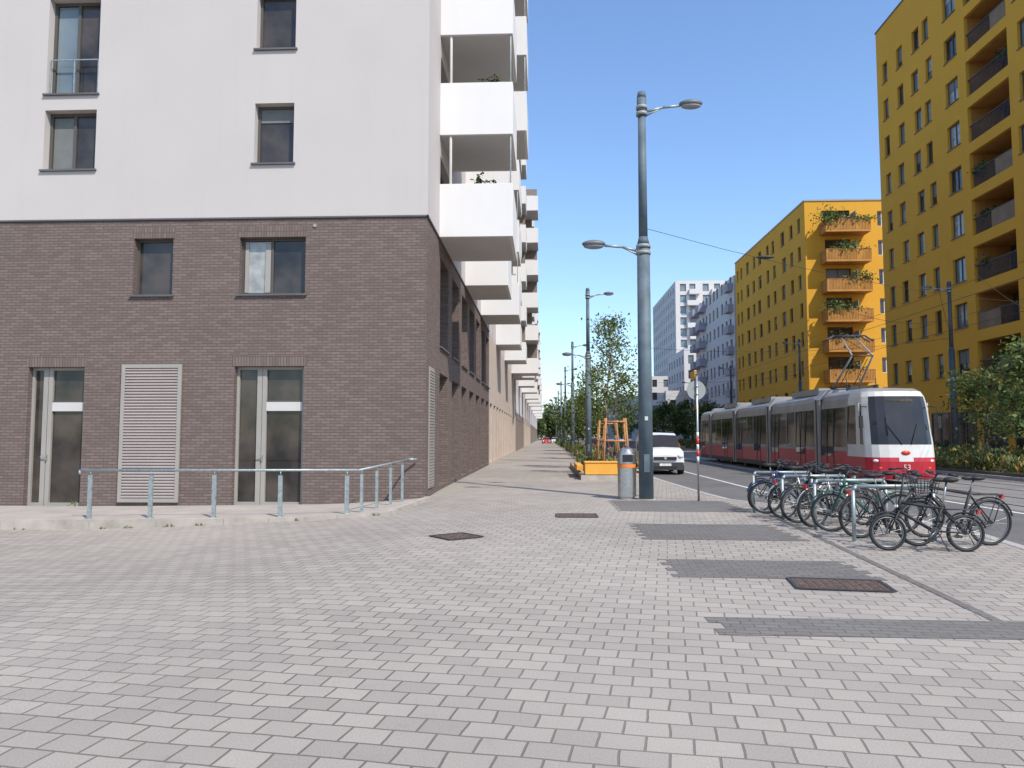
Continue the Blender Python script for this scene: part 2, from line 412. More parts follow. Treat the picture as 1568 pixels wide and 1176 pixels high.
for x in (11.68, 13.12, 14.98, 16.42):
    ts.face([(x-.05, -15, -.112), (x+.05, -15, -.112), (x+.05, 640, -.112), (x-.05, 640, -.112)], 'rail')
ts.build('tram_track')
mk = MB()
for x in (10.55,): mk.face([(x, 2, -.116), (x+.14, 2, -.116), (x+.14, 300, -.116), (x, 300, -.116)], 'paint')
mk.face([(6.7, 22, -.116), (6.82, 22, -.116), (6.82, 120, -.116), (6.7, 120, -.116)], 'paint')
mk.build('road_markings')
rs = MB()
rs.face([(18.4, -15, .0), (160, -15, .0), (160, 640, .0), (18.4, 640, .0)], 'paver_r')
rs.box(18.25, 18.42, -15, 640, -.3, .006, 'kerb')
rs.build('far_pavement')
db = MB(); Z = .004
def strip(poly, z=Z): db.face([(x, y, z) for x, y in poly], 'paver_dark')
def jag(x0, x1, y0, y1, sl=-.1, tooth=.2):
    y = y0; i = 0
    while y < y1-.01:
        o = .1 if i % 2 else 0.; ya = min(y+tooth, y1)
        strip([(x0+o, y), (x1-o, y+sl), (x1-o, ya+sl), (x0+o, ya)]); y = ya; i += 1
jag(1.55, 4.4, 16.3, 19.0); jag(1.5, 4.05, 11.9, 14.0); jag(1.45, 3.8, 8.75, 10.0); jag(1.4, 7.2, 6.25, 6.85)
strip([(4.55, 15.9), (4.64, 15.9), (3.96, 6.80), (3.86, 6.80)], .0045)
db.build('dark_paving_bands')
def cover(name, x, y, w, d, rot=0):
    e = empty(name, (x, y, .006), rot); mb = MB()
    mb.box(-w/2, w/2, -d/2, d/2, -.05, .004, 'rust')
    for i in range(int(d/.07)):
        yy = -d/2+.05+i*.07
        for q in range(int(w/.09)):
            xx = -w/2+.05+q*.09
            mb.box(xx, xx+.06, yy-.014, yy+.014, .0045, .012, 'rust')
    for sx in (-1, 1): mb.box(sx*w/2-.02, sx*w/2+.02, -d/2, d/2, .004, .013, 'dkgrey')
    for sy in (-1, 1): mb.box(-w/2+.021, w/2-.021, sy*d/2-.02, sy*d/2+.02, .004, .013, 'dkgrey')
    mb.build('cover_plate', e)
cover('manhole_cover', 3.15, 8.35, .95, .6, math.radians(-8))
cover('drain_grate', -1.42, 12.05, .62, .62, math.radians(40))
cover('drain_grate', .62, 15.3, .8, .65, 0)

# ------------------------------------------------------------------ left corner apartment building
B1 = empty('apartment_building')
X0, Y0, ZB, HT = -3.16, 19.7, 7.53, 26.2
F = Fr((0, Y0, 0), (1, 0, 0), (0, -1, 0)); S = Fr((X0, 0, 0), (0, 1, 0), (1, 0, 0))
wl = MB(); wn = MB()
ops = [(-11.19, -10.10, 5.42, 6.98), (-8.26, -6.45, 5.42, 6.98), (-14.0, -12.44, -.34, 3.47), (-8.31, -6.43, -.30, 3.47), (-17.6, -16.2, 5.42, 6.98)]
facade(wl, F, -22, X0, -.7, ZB, ops, .24, 'brick')
fops = [(-7.92, -6.83, 9.02+3.22*k, 10.70+3.22*k) for k in range(5)]
fops += [(-13.84, -12.37, 8.93, 10.62)] + [(-13.84, -12.37, 11.08+3.22*k, 13.84+3.22*k) for k in range(4)] + [(-18.6, -17.2, 9.02+3.22*k, 10.70+3.22*k) for k in range(5)]
facade(wl, F, -22, X0+.03, ZB, HT, fops, .26, 'plaster', off=.03)
wl.fbox(F, -22, X0+.045, ZB-.045, ZB-.003, .001, .045, 'sill')
window(wn, F, -11.19, -10.10, 5.42, 6.98, .24, 'frame_dk', 'glass', .06)
window(wn, F, -8.26, -6.45, 5.42, 6.98, .24, 'frame_dk', 'glass', .06, mull=(-7.42,))
wn.face([F.p(-8.18, 5.5, -.236), F.p(-7.46, 5.5, -.236), F.p(-7.46, 6.9, -.236), F.p(-8.18, 6.9, -.236)], 'curtain')
wn.fbox(F, -7.62, -7.47, 5.5, 6.9, -.235, -.20, 'frame_lt'); wn.fbox(F, -8.18, -8.08, 5.5, 6.9, -.235, -.20, 'frame_lt')
window(wn, F, -17.6, -16.2, 5.42, 6.98, .24)
for k in range(5):
    z0, z1 = 9.02+3.22*k, 10.70+3.22*k
    window(wn, F, -7.92, -6.83, z0, z1, .26, 'frame_dk', 'glass', .07, so=.03)
    bh = (.38, .0, .9, .3, .2)[k]
    if bh: wn.fbox(F, -7.84, -6.91, z1-.07-bh, z1-.075, -.258, -.235, 'blind')
    window(wn, F, -18.6, -17.2, z0, z1, .26, so=.03)
window(wn, F, -13.84, -12.37, 8.93, 10.62, .26, 'frame_dk', 'glass', .08, mull=(-13.12,), so=.03)
wn.face([F.p(-13.74, 9.03, -.256), F.p(-13.18, 9.03, -.256), F.p(-13.18, 10.5, -.256), F.p(-13.74, 10.5, -.256)], 'blind')
for k in range(4):
    z0, z1 = 11.08+3.22*k, 13.84+3.22*k
    window(wn, F, -13.84, -12.37, z0, z1, .26, 'frame_dk', 'glass', .08, mull=(-13.12,), so=.03)
    wn.face([F.p(-13.74, z0+.1, -.256), F.p(-13.18, z0+.1, -.256), F.p(-13.18, z1-.1, -.256), F.p(-13.74, z1-.1, -.256)], 'glass2')
    wn.fbox(F, -13.8, -12.41, z0+1.0, z0+1.03, -.07, -.04, 'steel')
    for q in (-13.8, -13.12, -12.44): wn.fbox(F, q, q+.03, z0+.0, z0+1.0, -.07, -.04, 'steel')
def door(a, b, c, d, post):
    wn.face([F.p(a, c, -.24), F.p(b, c, -.24), F.p(b, d, -.24), F.p(a, d, -.24)], 'glass')
    n0, n1 = -.238, -.17
    for u0, u1 in ((a, a+.07), (post-.13, post+.13), (b-.09, b)): wn.fbox(F, u0, u1, c, d, n0, n1, 'frame_lt')
    for u0, u1 in ((a+.07, post-.13), (post+.13, b-.09)):
        wn.fbox(F, u0, u1, c, c+.14, n0, n1-.004, 'frame_lt'); wn.fbox(F, u0, u1, d-.08, d, n0, n1-.004, 'frame_lt')
    wn.fbox(F, post+.13, b-.09, 2.28, 2.52, n0, n1-.003, 'frame_w')
    wn.fbox(F, post+.13, b-.09, 2.525, 2.56, n0, n1-.01, 'frame_dk'); wn.fbox(F, post+.005, post+.015, c, d, n1, n1+.004, 'frame_dk')
    wn.fbox(F, post+.03, post+.06, .95, 1.1, n1+.005, n1+.06, 'stainless'); wn.fbox(F, post-.1, post+.06, 1.03, 1.06, n1+.05, n1+.07, 'stainless')
door(-8.31, -6.43, -.29, 3.47, -7.62); door(-14.0, -12.44, -.33, 3.47, -13.55)
for a, b, z in ((-11.25, -10.04, 6.98), (-8.32, -6.39, 6.98), (-14.06, -12.38, 3.47), (-8.38, -6.36, 3.47)):
    wl.fbox(F, a, b, z+.004, z+.30, .0005, .008, 'soldier')
wn.fbox(F, -11.36, -9.75, -.12, 3.5, .001, .03, 'louver')
for (a, b, c, d) in ((-11.38, -11.28, -.15, 3.53), (-9.83, -9.73, -.15, 3.53), (-11.28, -9.83, 3.43, 3.53), (-11.28, -9.83, -.15, -.05)): wn.fbox(F, a, b, c, d, .031, .07, 'frame_lt')
for i in range(44):
    z = -.03+i*.079
    wn.hexa([F.p(-11.28, z, .062), F.p(-9.83, z, .062), F.p(-9.83, z+.012, .032), F.p(-11.28, z+.012, .032), F.p(-11.28, z+.012, .066), F.p(-9.83, z+.012, .066), F.p(-9.83, z+.055, .033), F.p(-11.28, z+.055, .033)], 'louver')
sops = []; Yc = 22.3
while Yc < 41:
    sops.append((Yc, Yc+1.95, .12, 3.5)); sops.append((Yc, Yc+1.95, 4.3, 7.0)); Yc += 2.95
facade(wl, S, Y0, 42, -.3, ZB, sops, .32, 'brick')
uops = []
bal_y = (21.8, 29.0, 36.2)
for k in range(6):
    z = 7.72+3.1*k
    for by in bal_y: uops.append((by+.15, by+2.9, z, z+2.3))
    for wy in (26.1, 33.3, 40): uops.append((wy, wy+1.2, z+.8, z+2.3))
facade(wl, S, Y0-.03, 42, ZB, HT, uops, .25, 'plaster', off=.03)
wl.fbox(S, Y0-.045, 42, ZB-.045, ZB-.003, .001, .045, 'sill')
for o in sops: window(wn, S, *o, .32, 'frame_dk', 'glass', .07, mull=((o[0]+o[1])/2,), trans=(2.5,) if o[2] < 1 else (), sill=o[2] > 1)
for o in uops: window(wn, S, *o, .25, 'frame_dk', R.choice(['glass', 'glass', 'glass2']), .08, mull=((o[0]+o[1])/2,), sill=False)
wn.fbox(S, 20.2, 21.1, .2, 3.5, .002, .03, 'louver')
for i in range(40): wn.fbox(S, 20.24, 21.06, .26+i*.08, .30+i*.08, .031, .05, 'frame_lt')
wl.face([(-22, Y0, HT), (X0, Y0, HT), (X0, 42, HT), (-22, 42, HT)], 'plaster_grey')
wl.face([(-22, Y0, -.7), (-22, 42, -.7), (-22, 42, HT), (-22, Y0, HT)], 'plaster'); wl.face([(-22, 42, -.7), (X0, 42, -.7), (X0, 42, HT), (-22, 42, HT)], 'plaster')
wl.build('walls', B1); wn.build('windows_and_doors', B1)
ba = MB()
for bi, by in enumerate(bal_y):
    for k in range(6):
        xe = (-.95, -1.45 if k < 2 else -.72, -1.28 if k < 3 else -.95)[bi]
        balcony(ba, X0+.03, xe, by, by+3.15, 7.5+3.1*k, 1.6, 'plaster_w')
        if k < 5:
            ba.cyl((xe-.06, by+.06, 7.5+3.1*k+1.6), (xe-.06, by+.06, 7.5+3.1*(k+1)), .02, .02, 'steel', 6)
            ba.box(X0+.031, X0+.08, by+.1, by+3, 7.5+3.1*k+.3, 7.5+3.1*k+.32, 'frame_w')
            ba.cyl((X0+.35, by+.08, 7.5+3.1*k+1.6), (X0+.35, by+.08, 7.5+3.1*(k+1)), .045, .045, 'frame_w', 6)
for (x, y, z) in ((-1.9, 22.3, 9.1), (-1.7, 22.5, 9.1)): ba.cyl((x, y, z-.9), (x, y, z+.1), .03, .03, 'dkgrey', 6)
ba.build('balconies', B1, bevel=.01)
pc = []
for (x, y, z, n) in ((-1.95, 22.1, 9.25, 60), (-1.6, 22.2, 9.2, 50), (-1.6, 22.2, 12.35, 60), (-1.9, 22.2, 12.3, 30), (-1.5, 22.2, 15.4, 60)):
    pc.append(np.array([x, y, z])+NP.normal(size=(n, 3))*np.array([.1, .08, .1]))
leaves('balcony_plants', np.vstack(pc), .07, ('leaf2', 'leaf3'), B1)
d = MB(); d.cyl((-6.2, Y0-.03, 7.28), (-6.2, Y0, 7.28), .05, .05, 'frame_lt', 10); d.build('wall_fittings', B1)

# ------------------------------------------------------------------ raised walkway + railing
rw = empty('raised_walkway'); wb = MB()
def zs(x): 
    t = max(0, min(1, (-3.3-x)/2.2)); return -.03-.15*t-.08*max(0, min(1, (-5.5-x)/6))
xx = [-22, -14, -12, -10, -8.5, -7, -6, -5.2, -4.5, -3.85]
for a, b in zip(xx[:-1], xx[1:]):
    for ya, yb in ((16.45, 18), (18, 19.69)):
        wb.face([(a, ya, zs(a)), (b, ya, zs(b)), (b, yb, zs(b)), (a, yb, zs(a))], 'slab')
    wb.hexa([(a+.004, 16.2, -.8), (b-.004, 16.2, -.8), (b-.004, 16.45, -.8), (a+.004, 16.45, -.8), (a+.004, 16.2, zs(a)+.012), (b-.004, 16.2, zs(b)+.012), (b-.004, 16.45, zs(b)+.01), (a+.004, 16.45, zs(a)+.01)], 'concrete')
wb.face([(-3.85, 16.45, zs(-3.85)), (-3.5, 16.45, zs(-3.5)), (-3.12, 19.69, .0), (-3.85, 19.69, zs(-3.85))], 'slab')
wb.hexa([(-3.85, 16.2, -.8), (-3.5, 16.2, -.8), (-3.5, 16.45, -.8), (-3.85, 16.45, -.8), (-3.85, 16.2, zs(-3.85)+.012), (-3.5, 16.2, zs(-3.5)+.01), (-3.5, 16.45, zs(-3.5)+.01), (-3.85, 16.45, zs(-3.85)+.01)], 'concrete')
wb.hexa([(-3.5, 16.2, -.8), (-3.35, 16.2, -.8), (-2.99, 19.7, -.8), (-3.14, 19.7, -.8), (-3.5, 16.2, zs(-3.5)+.02), (-3.35, 16.2, zs(-3.4)+.02), (-2.99, 19.7, .03), (-3.14, 19.7, .03)], 'concrete')
wb.build('slab_and_edge', rw)
rl = empty('metal_railing'); rb = MB()
rt = .83
px_ = [-10.25, -8.85, -7.4, -5.9, -4.4]
YR = 16.6
pts = [(-10.5, YR, rt-.09), (-10.5, YR, rt), (-4.12, YR, rt+.02), (-3.55, 19.45, 1.0), (-3.35, 19.62, 1.0)]
rb.tube([Vector(p) for p in pts], .027, 'steel', 10)
for x in px_:
    rb.box(x-.045, x+.045, YR-.022, YR+.022, zs(x), rt-.1, 'steel')
    rb.cyl((x, YR, rt-.1), (x, YR, rt), .013, .013, 'steel', 8)
    rb.cyl((x, YR, zs(x)+.001), (x, YR, zs(x)+.012), .08, .08, 'steel', 10)
for t in (.04, .32, .6, .86):
    x = -4.12+.57*t; y = YR+2.85*t; z = rt+.02+.15*t
    rb.box(x-.03, x+.03, y-.03, y+.03, -.17+.13*t, z-.1, 'steel'); rb.cyl((x, y, z-.1), (x, y, z), .013, .013, 'steel', 8)
rb.build('rails_and_posts', rl)
wp = []
for i in range(16):
    x = R.uniform(-15, -3.6)
    n = R.randint(3, 9); wp.append(np.array((x, 16.17, zp(x, 16.1)+.015))+NP.normal(size=(n, 3))*np.array([.04, .01, .015]))
for x, n in ((-12.6, 22), (-12.2, 12), (-5.0, 14)): wp.append(np.array((x, 19.62, zs(x)+.06))+NP.normal(size=(n, 3))*np.array([.08, .02, .07]))
leaves('weeds', np.vstack(wp), .03, ('leaf2', 'leafd', 'leaf1'), None, up=.6)

# ------------------------------------------------------------------ left row further down
def row_building(name, y0, y1, h, wall, ground, stacks, zg=4.2, depth=18, bx=2.1, par='plaster_w', x=X0, step=2.95, kmax=99):
    e = empty(name); w = MB(); wi = MB(); fr = Fr((x, 0, 0), (0, 1, 0), (1, 0, 0))
    o1 = []; yy = y0+.8
    while yy < y1-2.2: o1 += [(yy, yy+1.9, .12, 3.5)]; yy += step
    facade(w, fr, y0, y1, -.3, zg, o1, .35, ground)
    o2 = []; yy = y0+.8; n = int((h-zg-.5)/3.1)
    while yy < y1-2.2:
        for k in range(n): o2.append((yy, yy+1.5, zg+.3+3.1*k, zg+.3+3.1*k+2.2))
        yy += step
    facade(w, fr, y0, y1, zg, h, o2, .2, wall)
    for o in o1+o2: window(wi, fr, *o, .33 if o[2] < 1 else .2, 'frame_dk', R.choice(['glass', 'glass', 'glass2', 'curtain']), .08, mull=((o[0]+o[1])/2,), sill=False)
    xb = x-depth
    w.face([(xb, y0, -.5), (x, y0, -.5), (x, y0, h), (xb, y0, h)], wall); w.face([(xb, y1, -.5), (x, y1, -.5), (x, y1, h), (xb, y1, h)], wall)
    w.face([(xb, y0, h), (x, y0, h), (x, y1, h), (xb, y1, h)], 'plaster_grey'); w.face([(xb, y0, -.5), (xb, y1, -.5), (xb, y1, h), (xb, y0, h)], wall)
    w.build('walls', e); wi.build('windows', e)
    b = MB()
    for sy, xe, k0 in stacks:
        for k in range(k0, min(kmax, int((h-7.5)/3.1+.6))): 
            z = 7.5+3.1*k
            balcony(b, x, xe, sy, sy+3.4, z, 1.4, par)
            b.box(x+.01, xe-.12-(.5 if k % 3 == 1 else 0), sy+3.0, sy+3.06, z+.25, z+3.05, 'brown')
            if k % 2: b.box(x+.3, xe-.3, sy+.2, sy+.3, z+1.41, z+1.55, 'frame_lt')
    b.build('balconies', e)
    return e
row_building('apartment_building', 42.02, 80, 24.6, 'plaster', 'beige', [(48, -1.6, 0), (58, -1.5, 0), (70, -.65, 0), (75.5, -1.1, 0)], zg=7.4)
row_building('apartment_building', 80.02, 110, 21, 'whiteb', 'brown', [(88, -1.3, 0), (101, -1.1, 0)])
row_building('apartment_building', 110.02, 160, 22, 'plaster', 'beige', [(118, -1.1, 0), (132, -.9, 0), (146, -.9, 0)])
row_building('apartment_building', 160.02, 290, 20, 'whiteb', 'brown', [(170, -1, 0), (195, -1, 0), (220, -1, 0), (250, -1, 0)], step=4)

# ------------------------------------------------------------------ yellow buildings (right)
LP = []
def right_front(w, wi, x, y0, y1, h, wall, cols, rows, gz=3.6, depth=.22, glasses=('glass', 'glass', 'glass2'), fm='frame_dk', logg=(), skip=.0):
    fr = Fr((x, 0, 0), (0, 1, 0), (-1, 0, 0)); ops = []
    r = random.Random(int(y0))
    for (c, wd, hh, sh) in cols:
        for z in rows:
            if r.random() < skip: continue
            s = r.choice((0, 0, sh))
            ops.append((c-wd/2+s, c+wd/2+s, z-hh/2, z+hh/2))
    lg = [(a, b, z-1.2, z+1.1) for (a, b) in logg for z in rows]
    facade(w, fr, y0, y1, 0, h, ops+lg, depth, wall)
    for (a, b, c, d) in lg:
        P = fr.p; D = 2.3
        for q in ([P(a, c, -depth), P(a, d, -depth), P(a, d, -D), P(a, c, -D)], [P(b, c, -depth), P(b, d, -depth), P(b, d, -D), P(b, c, -D)],
                  [P(a, d, -depth), P(b, d, -depth), P(b, d, -D), P(a, d, -D)], [P(a, c, -depth), P(b, c, -depth), P(b, c, -D), P(a, c, -D)]): w.face(q, 'yellow_b')
        wi.face([P(a, c, -D), P(b, c, -D), P(b, d, -D), P(a, d, -D)], 'glass')
        wi.fbox(fr, (a+b)/2-.06, (a+b)/2+.06, c, d, -D+.003, -D+.06, 'frame_w'); wi.fbox(fr, a, a+.6, c, d, -D+.003, -D+.07, 'yellow_b')
        mid = (a+b)/2+r.uniform(-.4, .4)
        for (ua, ub) in ((a+.05, mid-.02), (mid+.02, b-.05)):
            if r.random() < .5: wi.fbox(fr, ua, ub, c+.02, c+1.05, -.16, -.10, 'panelbr')
            else:
                n = int((ub-ua)/.12)
                for i in range(n): wi.fbox(fr, ua+i*.12, ua+.025+i*.12, c+.02, c+1.05, -.13, -.11, 'dkgrey')
        wi.fbox(fr, a, b, c+1.055, c+1.10, -.17, -.09, 'dkgrey')
        if r.random() < .5: wi.fbox(fr, a+.2+r.random(), a+1.3+r.random(), c+.05, c+1.3, -1.2, -1.0, r.choice(['curtain', 'frame_w', 'red', 'wood']))
        if r.random() < .25: wi.hexa([P(a+.1, d-.5, .5), P(b-.1, d-.5, .5), P(b-.1, d-.05, -.1), P(a+.1, d-.05, -.1), P(a+.1, d-.48, .5), P(b-.1, d-.48, .5), P(b-.1, d-.02, -.1), P(a+.1, d-.02, -.1)], 'frame_w')
        if r.random() < .6: LP.append((x+.25, r.uniform(a+.4, b-.4), c+1.15, r.randint(40, 160)))
    for o in ops:
        gm = r.choice(glasses)
        window(wi, fr, *o, depth, fm, gm, .07, mull=((o[0]+o[1])/2,) if o[1]-o[0] > 1.1 else (), sill=True)
        if r.random() < .35:
            q = r.uniform(.25, 1.0); wi.fbox(fr, o[0]+.08, o[1]-.08, o[3]-.08-q, o[3]-.075, -depth+.001, -depth+.03, 'blind' if r.random() < .6 else 'curtain')

YB = empty('ochre_apartment_building'); w = MB(); wi = MB()
rows = [3.4+3.0*k for k in range(1, 10)]
cols = [(59.0, .85, 1.6, 0), (56.6, .95, 1.6, .3), (54.4, 1.0, 1.6, -.3), (52.4, .85, 1.6, .3), (49.6, 1.5, 1.6, 0), (42.0, 1.3, 1.6, .3), (39.6, 1.2, 1.6, 0)]
right_front(w, wi, 27, 38, 60.4, 34.3, 'yellow', cols, rows, logg=((43.6, 47.9),), glasses=('glass', 'glass2', 'glass2', 'curtain'))
fr = Fr((27, 0, 0), (0, 1, 0), (-1, 0, 0))
for a in np.arange(39, 59.5, 3.1): window(wi, fr, a, a+2.3, .2, 3.2, -.03, 'frame_dk', 'glass', .09, mull=(a+1.15,), sill=False)
w.face([(27, 38, 0), (41, 38, 0), (41, 38, 34.3), (27, 38, 34.3)], 'yellow'); w.face([(27, 60.4, 0), (41, 60.4, 0), (41, 60.4, 34.3), (27, 60.4, 34.3)], 'yellow')
w.face([(27, 38, 34.3), (41, 38, 34.3), (41, 60.4, 34.3), (27, 60.4, 34.3)], 'plaster_grey'); w.face([(41, 38, 0), (41, 60.4, 0), (41, 60.4, 34.3), (41, 38, 34.3)], 'yellow')
w.box(26.94, 27.2, 37.95, 60.46, 34.302, 34.42, 'sill')
w.build('walls', YB); wi.build('windows_and_loggias', YB)
leaves('loggia_plants', np.vstack([np.array(p[:3])+NP.normal(size=(p[3], 3))*np.array([.12, .4, .16]) for p in LP]), .11, ('leaf1', 'leaf2', 'leaf3'), YB)

YC = empty('ochre_apartment_building'); w = MB(); wi = MB(); H2 = 26.0
rows2 = [2.6+3.05*k for k in range(1, 8)]
cols2 = [(79.6, .9, 1.5, .3), (82.4, 1.0, 1.5, .5), (85.4, 1.3, 1.6, -.4), (88.6, 1.0, 1.5, .4), (91.2, 1.0, 1.5, 0), (94.5, 1.3, 1.6, .5), (97.4, 1.0, 1.5, -.4), (100.2, 1.3, 1.6, .4), (103.4, .9, 1.5, .3), (105.3, .8, 1.5, 0)]
right_front(w, wi, 27, 78, 106.6, H2, 'yellow', cols2, rows2)
F2 = Fr((0, 78, 0), (1, 0, 0), (0, -1, 0)); fo = []
for k in range(7):
    z = 4.4+3.05*k
    fo += [(29.0, 31.6, z, z+2.3), (34.4, 35.4, z+.6, z+2.2)]
facade(w, F2, 27, 42, 0, H2, fo, .25, 'yellow')
for o in fo: window(wi, F2, *o, .25, 'frame_w' if o[0] > 33 else 'frame_dk', R.choice(['glass', 'glass2', 'glass']), .09, mull=((o[0]+o[1])/2,), sill=False)
w.face([(27, 78, H2), (42, 78, H2), (42, 106.6, H2), (27, 106.6, H2)], 'plaster_grey'); w.face([(27, 106.6, 0), (42, 106.6, 0), (42, 106.6, H2), (27, 106.6, H2)], 'yellow'); w.face([(42, 78, 0), (42, 106.6, 0), (42, 106.6, H2), (42, 78, H2)], 'yellow')
w.box(26.92, 42.05, 77.92, 78.1, H2+.003, H2+.16, 'frame_lt'); w.box(26.92, 27.1, 78.1, 106.65, H2+.003, H2+.16, 'frame_lt')
for a in np.arange(79, 104, 3.2): window(wi, fr, a, a+2.4, .2, 3.2, -.03, 'frame_dk', 'glass', .09, mull=(a+1.2,), sill=False)
w.build('walls', YC); wi.build('windows', YC)
b = MB(); pcs = []
for k in range(6):
    z = 22.55-3.07*k
    b.box(28.5, 33.0, 76.3, 77.99, z-.22, z, 'yellow_b')
    b.box(28.5, 28.56, 76.3, 77.99, z, z+1.1, 'yellow_b'); b.box(32.94, 33.0, 76.3, 77.99, z, z+1.1, 'yellow_b')
    n = 30
    for i in range(n):
        x = 28.56+i*(4.38/n); b.box(x, x+.105, 76.3, 76.34, z+.02, z+1.05, 'yellow_b')
    b.box(28.5, 33.0, 76.27, 76.36, z+1.055, z+1.1, 'wood')
    b.box(29.4, 30.2, 77.0, 77.6, z, z+.75, 'wood'); b.box(31.6, 31.65, 76.5, 77.9, z, z+2.0, 'frame_lt')
    m = [700, 200, 250, 350, 80, 60][k]
    cx = [28.9, 30.5, 32.2, 29.3, 30, 31][k]
    pcs.append(np.array([cx, 76.4, z+1.25])+NP.normal(size=(m, 3))*np.array([.65, .22, .4]))
    pcs.append(np.array([32.2-k*.5, 76.4, z+1.15])+NP.normal(size=(m//3, 3))*np.array([.9, .2, .15]))
b.build('balconies', YC); leaves('balcony_plants', np.vstack(pcs), .13, ('leaf1', 'leaf2', 'leaf1'), YC)

WB = empty('white_apartment_building'); w = MB(); wi = MB()
rows3 = [2.6+3.05*k for k in range(1, 8)]
cols3 = [(109.5+2.7*i, 1.1, 1.6, .4) for i in range(9)]
right_front(w, wi, 27, 107.5, 135, 24.6, 'whiteb', cols3, rows3)
w.face([(27, 107.5, 0), (42, 107.5, 0), (42, 107.5, 24.6), (27, 107.5, 24.6)], 'whiteb'); w.face([(27, 107.5, 24.6), (42, 107.5, 24.6), (42, 135, 24.6), (27, 135, 24.6)], 'plaster_grey'); w.face([(27, 135, 0), (42, 135, 0), (42, 135, 24.6), (27, 135, 24.6)], 'whiteb')
w.build('walls', WB); wi.build('windows', WB)
b = MB()
for k in range(7):
    for yy in (126.5, 131.5): b.box(25.8, 26.99, yy, yy+3, 4.2+3.05*k, 5.4+3.05*k, 'lilac')
    b.box(26.2, 26.99, 108, 110.5, 4.2+3.05*k, 5.3+3.05*k, 'lilac')
b.build('balconies', WB)
TB = empty('tower_block'); w = MB(); wi = MB()
F4 = Fr((0, 200, 0), (1, 0, 0), (0, -1, 0)); o = []
for k in range(14):
    for x in (36, 38.5, 42.0, 45): o.append((x, x+1.6, 1.2+3*k, 3.2+3*k))
facade(w, F4, 34.8, 47.8, 0, 43.0, o, .3, 'whiteb')
for q in o: window(wi, F4, *q, .3, 'frame_dk', 'glass2', .1, sill=False)
S4 = Fr((34.8, 0, 0), (0, 1, 0), (-1, 0, 0)); o = []
for k in range(14):
    for y in range(203, 240, 4): o.append((y, y+1.2, 1.2+3*k, 2.8+3*k))
facade(w, S4, 200, 242, 0, 43.0, o, .3, 'greyb')
for q in o: window(wi, S4, *q, .3, 'frame_dk', 'glass2', .1, sill=False)
w.face([(34.8, 200, 43.0), (47.8, 200, 43.0), (47.8, 242, 43.0), (34.8, 242, 43.0)], 'greyb'); w.face([(47.8, 200, 0), (47.8, 242, 0), (47.8, 242, 43.0), (47.8, 200, 43.0)], 'greyb')
w.build('walls', TB); wi.build('windows', TB)
b = MB()
for k in range(14):
    for x in (37.6, 43.5): b.box(x+(.6 if k % 2 else 0), x+3.4, 198.3, 199.99, .2+3*k, 1.5+3*k, 'whiteb')
b.build('balconies', TB)
def block(name, x0, x1, y0, y1, h, wall, n=3, seed=3, roof=0):
    e = empty(name); w = MB(); wi = MB(); r = random.Random(seed)
    f1 = Fr((0, y0, 0), (1, 0, 0), (0, -1, 0)); f2 = Fr((x0, 0, 0), (0, 1, 0), (-1, 0, 0))
    o1 = []; o2 = []; k = 0
    while 1+3*k+1.8 < h-.3:
        x = x0+.8
        while x < x1-1.5: o1.append((x, x+1.1, 1+3*k, 2.7+3*k)); x += 2.6
        y = y0+1
        while y < y1-1.5: o2.append((y, y+1.2, 1+3*k, 2.7+3*k)); y += 3.2
        k += 1
    facade(w, f1, x0, x1, 0, h, o1, .2, wall); facade(w, f2, y0, y1, 0, h, o2, .2, wall)
    for q in o1: window(wi, f1, *q, .2, 'frame_dk', r.choice(['glass', 'glass2']), .08, sill=False)
    for q in o2: window(wi, f2, *q, .2, 'frame_dk', r.choice(['glass', 'glass2']), .08, sill=False)
    w.face([(x0, y0, h), (x1, y0, h), (x1, y1, h), (x0, y1, h)], 'plaster_grey'); w.face([(x1, y0, 0), (x1, y1, 0), (x1, y1, h), (x1, y0, h)], wall)
    w.build('walls', e); wi.build('windows', e)
block('white_house', 27.6, 35, 150, 170, 19, 'whiteb', seed=4)
block('white_house', 23.6, 31, 148, 149.7, 10.5, 'whiteb', seed=5)
block('white_house', 24.0, 32, 175, 195, 15.5, 'whiteb', seed=6)
block('yellow_house', 28.2, 31, 143, 147, 14, 'yellow', seed=7)
block('grey_house', 24, 44, 250, 300, 15, 'greyb', seed=8)

